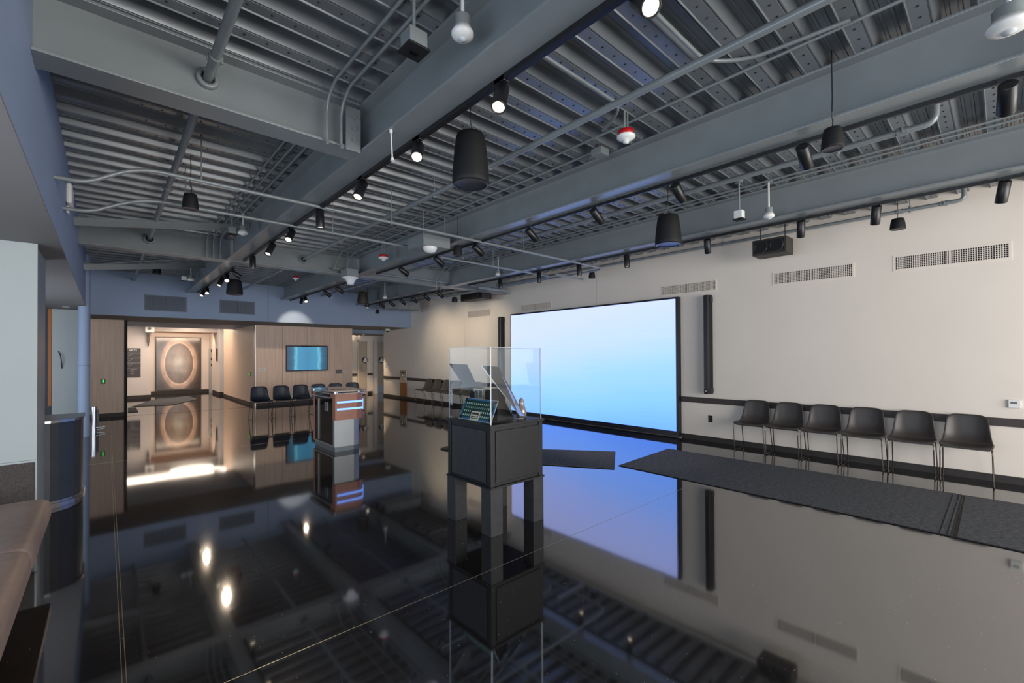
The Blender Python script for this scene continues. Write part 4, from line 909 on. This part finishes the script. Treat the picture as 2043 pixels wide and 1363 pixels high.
# ------------------------------------------------------------------ hallway things
def art_mat():
    m = bpy.data.materials.new('oval_picture'); m.use_nodes = True; nt = m.node_tree; N = nt.nodes; L = nt.links; b = N['Principled BSDF']; b.inputs['Roughness'].default_value = .18
    tc = N.new('ShaderNodeTexCoord'); mp = N.new('ShaderNodeMapping'); mp.inputs['Location'].default_value = (-1.02, 0, -1.0); mp.inputs['Scale'].default_value = (2, 0, 2); L.new(tc.outputs['Generated'], mp.inputs[0])
    m2 = N.new('ShaderNodeMapping'); m2.inputs['Scale'].default_value = (1.45, 1, 1.2); L.new(mp.outputs[0], m2.inputs[0])
    ln = N.new('ShaderNodeVectorMath'); ln.operation = 'LENGTH'; L.new(m2.outputs[0], ln.inputs[0])
    nz = N.new('ShaderNodeTexNoise'); nz.inputs['Scale'].default_value = 5; nz.inputs['Detail'].default_value = 6; L.new(tc.outputs['Generated'], nz.inputs[0])
    cr = N.new('ShaderNodeValToRGB'); L.new(ln.outputs['Value'], cr.inputs[0]); R = cr.color_ramp
    R.elements[0].position = 0; R.elements[0].color = (*lin(168, 166, 160), 1); R.elements[1].position = 1.0; R.elements[1].color = (*lin(74, 64, 58), 1)
    for p, c in ((.35, lin(140, 126, 114)), (.63, lin(108, 90, 80)), (.655, lin(215, 190, 170)), (.69, lin(186, 158, 140)), (.80, lin(160, 138, 124)), (.86, lin(100, 84, 76))): q = R.elements.new(p); q.color = (*c, 1)
    m2.inputs['Scale'].default_value = (.99, 1, .82)
    mx = N.new('ShaderNodeMix'); mx.data_type = 'RGBA'; mx.blend_type = 'OVERLAY'; mx.inputs[0].default_value = .7; L.new(cr.outputs[0], mx.inputs[6]); L.new(nz.outputs[0], mx.inputs[7]); L.new(mx.outputs[2], b.inputs['Base Color']); return m
a = at_y(310, 672, YB-.05); b = at_y(401, 776, YB-.05)
t = thing('framed_artwork', 'large brown picture of a pale oval ring at the hallway end', 'artwork', (a.x, YB, b.z)); aw, ah = b.x-a.x, a.z-b.z
MB().box(0, aw, -.05, 0, 0, ah).obj('frame', black, t); MB().box(.03, aw-.03, -.056, -.05, .03, ah-.03).obj('picture', art_mat(), t)
def txt(body, size, loc, parent, m, al='LEFT'):
    cu = bpy.data.curves.new('lettering', 'FONT'); cu.body = body; cu.size = size; cu.extrude = .002; cu.align_x = al; cu.materials.append(m)
    o = bpy.data.objects.new('lettering', cu); C.objects.link(o); o.parent = parent; o.location = loc; o.rotation_euler = (math.pi/2, 0, 0)
    bpy.context.view_layer.update(); me = bpy.data.meshes.new_from_object(o.evaluated_get(bpy.context.evaluated_depsgraph_get()))
    n = bpy.data.objects.new('lettering', me); C.objects.link(n); n.parent = parent; n.location = o.location; n.rotation_euler = o.rotation_euler
    bpy.data.objects.remove(o); return n
a = at_y(248, 695, YA); b = at_y(280.5, 752.5, YA)
t = thing('directory_sign', 'dark directory sign of stacked plates with white lettering on the hallway wall', 'sign', (a.x, YA, b.z)); dw = b.x-a.x
dgrey = mat('directory_grey', lin(70, 68, 72), .5); k0 = 0
for (v0, v1) in ((695, 703.7), (705, 713.8), (715, 723.7), (725, 733.8), (735, 752.5)):
    z1_, z0_ = at_y(265, v0, YA).z-b.z, at_y(265, v1, YA).z-b.z
    MB().box(0, dw, -.02, 0, z0_, z1_).obj('sign_plate', dgrey, t)
    if k0 == 0: txt('NIC ARTS', (z1_-z0_)*.62, (dw-.10, -.022, z0_+(z1_-z0_)*.3), t, white, 'RIGHT')
    else:
        n_ = (0, 3, 3, 2, 5)[k0]; q = MB()
        for j in range(n_):
            zz = z1_-.035-j*.042; q.box(.17, dw-(.10, .22, .16, .24, .18)[j % 5]-(.12 if k0 < 4 else 0), -.022, -.02, zz-.006, zz+.006)
        q.obj('text_lines', mat('text_grey', lin(160, 158, 158), .5), t, kind='stuff')
    k0 += 1
# wall lamp, ring lights, elevator panel, hall sign, projector
p = at_y(297, 675, YA-.05); t = thing('exit_fixture', 'small dark fixture hanging at the hallway wall corner', 'fixture', (p.x, YA-.03, p.z)); MB().box(-.06, .02, -.06, 0, -.16, .16).obj('case', mat('fixture_brown', lin(92, 78, 72), .5), t); MB().box(-.04, .0, -.06, -.03, -.28, -.16).obj('hanger', black, t)
p = at_y(297, 656, YA-.05); t = thing('hall_projector', 'white boxy unit high at the hallway wall corner', 'fixture', (p.x, YA-.3, p.z)); MB().box(-.12, .14, -.1, .3, -.15, .18).obj('case', white, t, bevel=.01); MB().cyl((.0, -.1, 0), (0, -.13, 0), .05, 14).obj('lens', darkglass, t)
for k_, (u, v, R_) in enumerate(((384, 651.5, .62), (420, 650.5, .45))):
    p = at_z(u, v, 2.62); t = thing('ring_chandelier', ('larger', 'smaller')[k_]+' glowing ring light under the hallway ceiling', 'chandelier', (p.x, p.y, 2.62))
    MB().lathe([(R_-.03, 0), (R_+.03, 0), (R_+.03, .05), (R_-.03, .05), (R_-.03, 0)], None, 40).obj('ring', ringe, t)
    for a_ in (0, 2.1, 4.2): MB().cyl((R_*math.cos(a_), R_*math.sin(a_), .05), (R_*math.cos(a_), R_*math.sin(a_), .08), .004, 5).obj('suspension_wire', black, t)
a = at_y(417, 695, 22.2); b = at_y(424, 785, 22.2); t = thing('elevator_panel', 'tall brushed steel lift call panel beside the artwork', 'call panel', (a.x, 22.2, 0)); MB().box(0, b.x-a.x, 0, .06, 0, a.z).obj('plate', steelb, t)
for z_ in (1.1, 1.35, 1.7): MB().box((b.x-a.x)*.5, (b.x-a.x)*.85, -.006, 0, z_, z_+.1).obj('button', black, t)
p = at_x(433.5, 708, x1); tag(MB().box(x1-.03, x1, p.y-.1, p.y+.12, p.z-.25, p.z+.25).obj('blade_sign', black), 'narrow black upright sign on the hallway pier', 'sign')

# ------------------------------------------------------------------ left side: bench, counter, bollard
t = thing('wall_bench', 'brown upholstered bench with rounded front edge along the left side', 'bench', (-.30, 0, 0))
pr = [(-.0, .33), (.0, .40), (-.012, .435), (-.045, .452), (-.12, .458), (-.75, .452), (-.75, .33)]
def cush(y0, y1, nm='cushion'):
    rows = []
    for k, (yy, s) in enumerate(((y0, .90), (y0+.008, .98), (y0+.03, 1), (y1-.03, 1), (y1-.008, .98), (y1, .90))):
        rows.append([Vector((-.375+(x+.375)*(s if s < 1 else 1)*.999, yy, .39+(z-.39)*s)) for x, z in pr])
    m_ = MB(); m_.grid([r+[r[0]] for r in rows]); m_.add(rows[0], [tuple(range(7))]); m_.add(rows[-1], [tuple(range(7))[::-1]]); return m_.obj(nm, seatm, t)
cush(-1.4, .15); cush(.155, 1.85); cush(1.855, 3.62); cush(3.625, 4.82)
MB().box(-.70, -.28, -1.3, 4.75, 0, .33).obj('base', blackm, t)
t = thing('bench_back_panel', 'dark tweed upholstered back panel at the end of the bench', 'back panel', (-.44, 5.485, .30)); MB().box(-1.7, 0, -.03, 0, 0, .33).obj('upholstery', fabric, t, bevel=.006); MB().box(-1.7, .012, -.02, 0, .33, .345).box(.0, .012, -.02, 0, 0, .33).obj('edge_trim', panelm, t)
# curved counter
def arcpoly(x1_, y0_, r, n=8, x0=-2.2, y1_=9.):
    pts = [(x0, y0_)]
    for k in range(n+1):
        a_ = -math.pi/2+math.pi/2*k/n; pts.append((x1_-r+r*math.cos(a_), y0_+r+r*math.sin(a_)))
    return pts+[(x1_, y1_), (x0, y1_)]
t = thing('curved_counter', 'dark curved reception counter with steel rims behind the pale wall block', 'counter', (0, 0, 0))
MB().prism(arcpoly(-.19, 6.38, .36, y1_=7.1), .06, .845).obj('counter_body', drumm, t)
MB().prism(arcpoly(-.175, 6.365, .375, y1_=7.1), .845, .87).obj('top_rim', steelb, t)
MB().prism(arcpoly(-.175, 6.365, .375, y1_=7.1), .0, .035).prism(arcpoly(-.20, 6.40, .35, y1_=7.1), .035, .06).obj('foot_rim', steelb, t)
t = thing('door_pull', 'slim curved dark pull handle on the pale end panel', 'handle', (at_y(116, 720, 12.5).x, 12.5, 0))
MB().tube(bend([(0, .05, 1.62), (.03, 0, 1.56), (.05, 0, 1.40), (.05, .05, 1.28)], .06), .008, 8).obj('grip', black, t)
p = at_z(187, 861); t = thing('chrome_bollard', 'short chrome post with two prongs beside the round column', 'post', (p.x, p.y, 0))
MB().cyl((0, 0, 0), (0, 0, .43), .045, 20).obj('post_body', chrome, t); MB().cyl((0, 0, .43), (0, 0, .50), .05, 20).obj('cap', chrome, t); MB().cyl((.03, 0, .03), (.17, 0, .05), .012, 8).obj('prong', chrome, t); MB().cyl((.03, -.02, .08), (.17, -.02, .08), .012, 8).obj('prong', chrome, t)
MB().box(.03, .075, -.01, .06, .0, .43).obj('rear_bar', black, t)
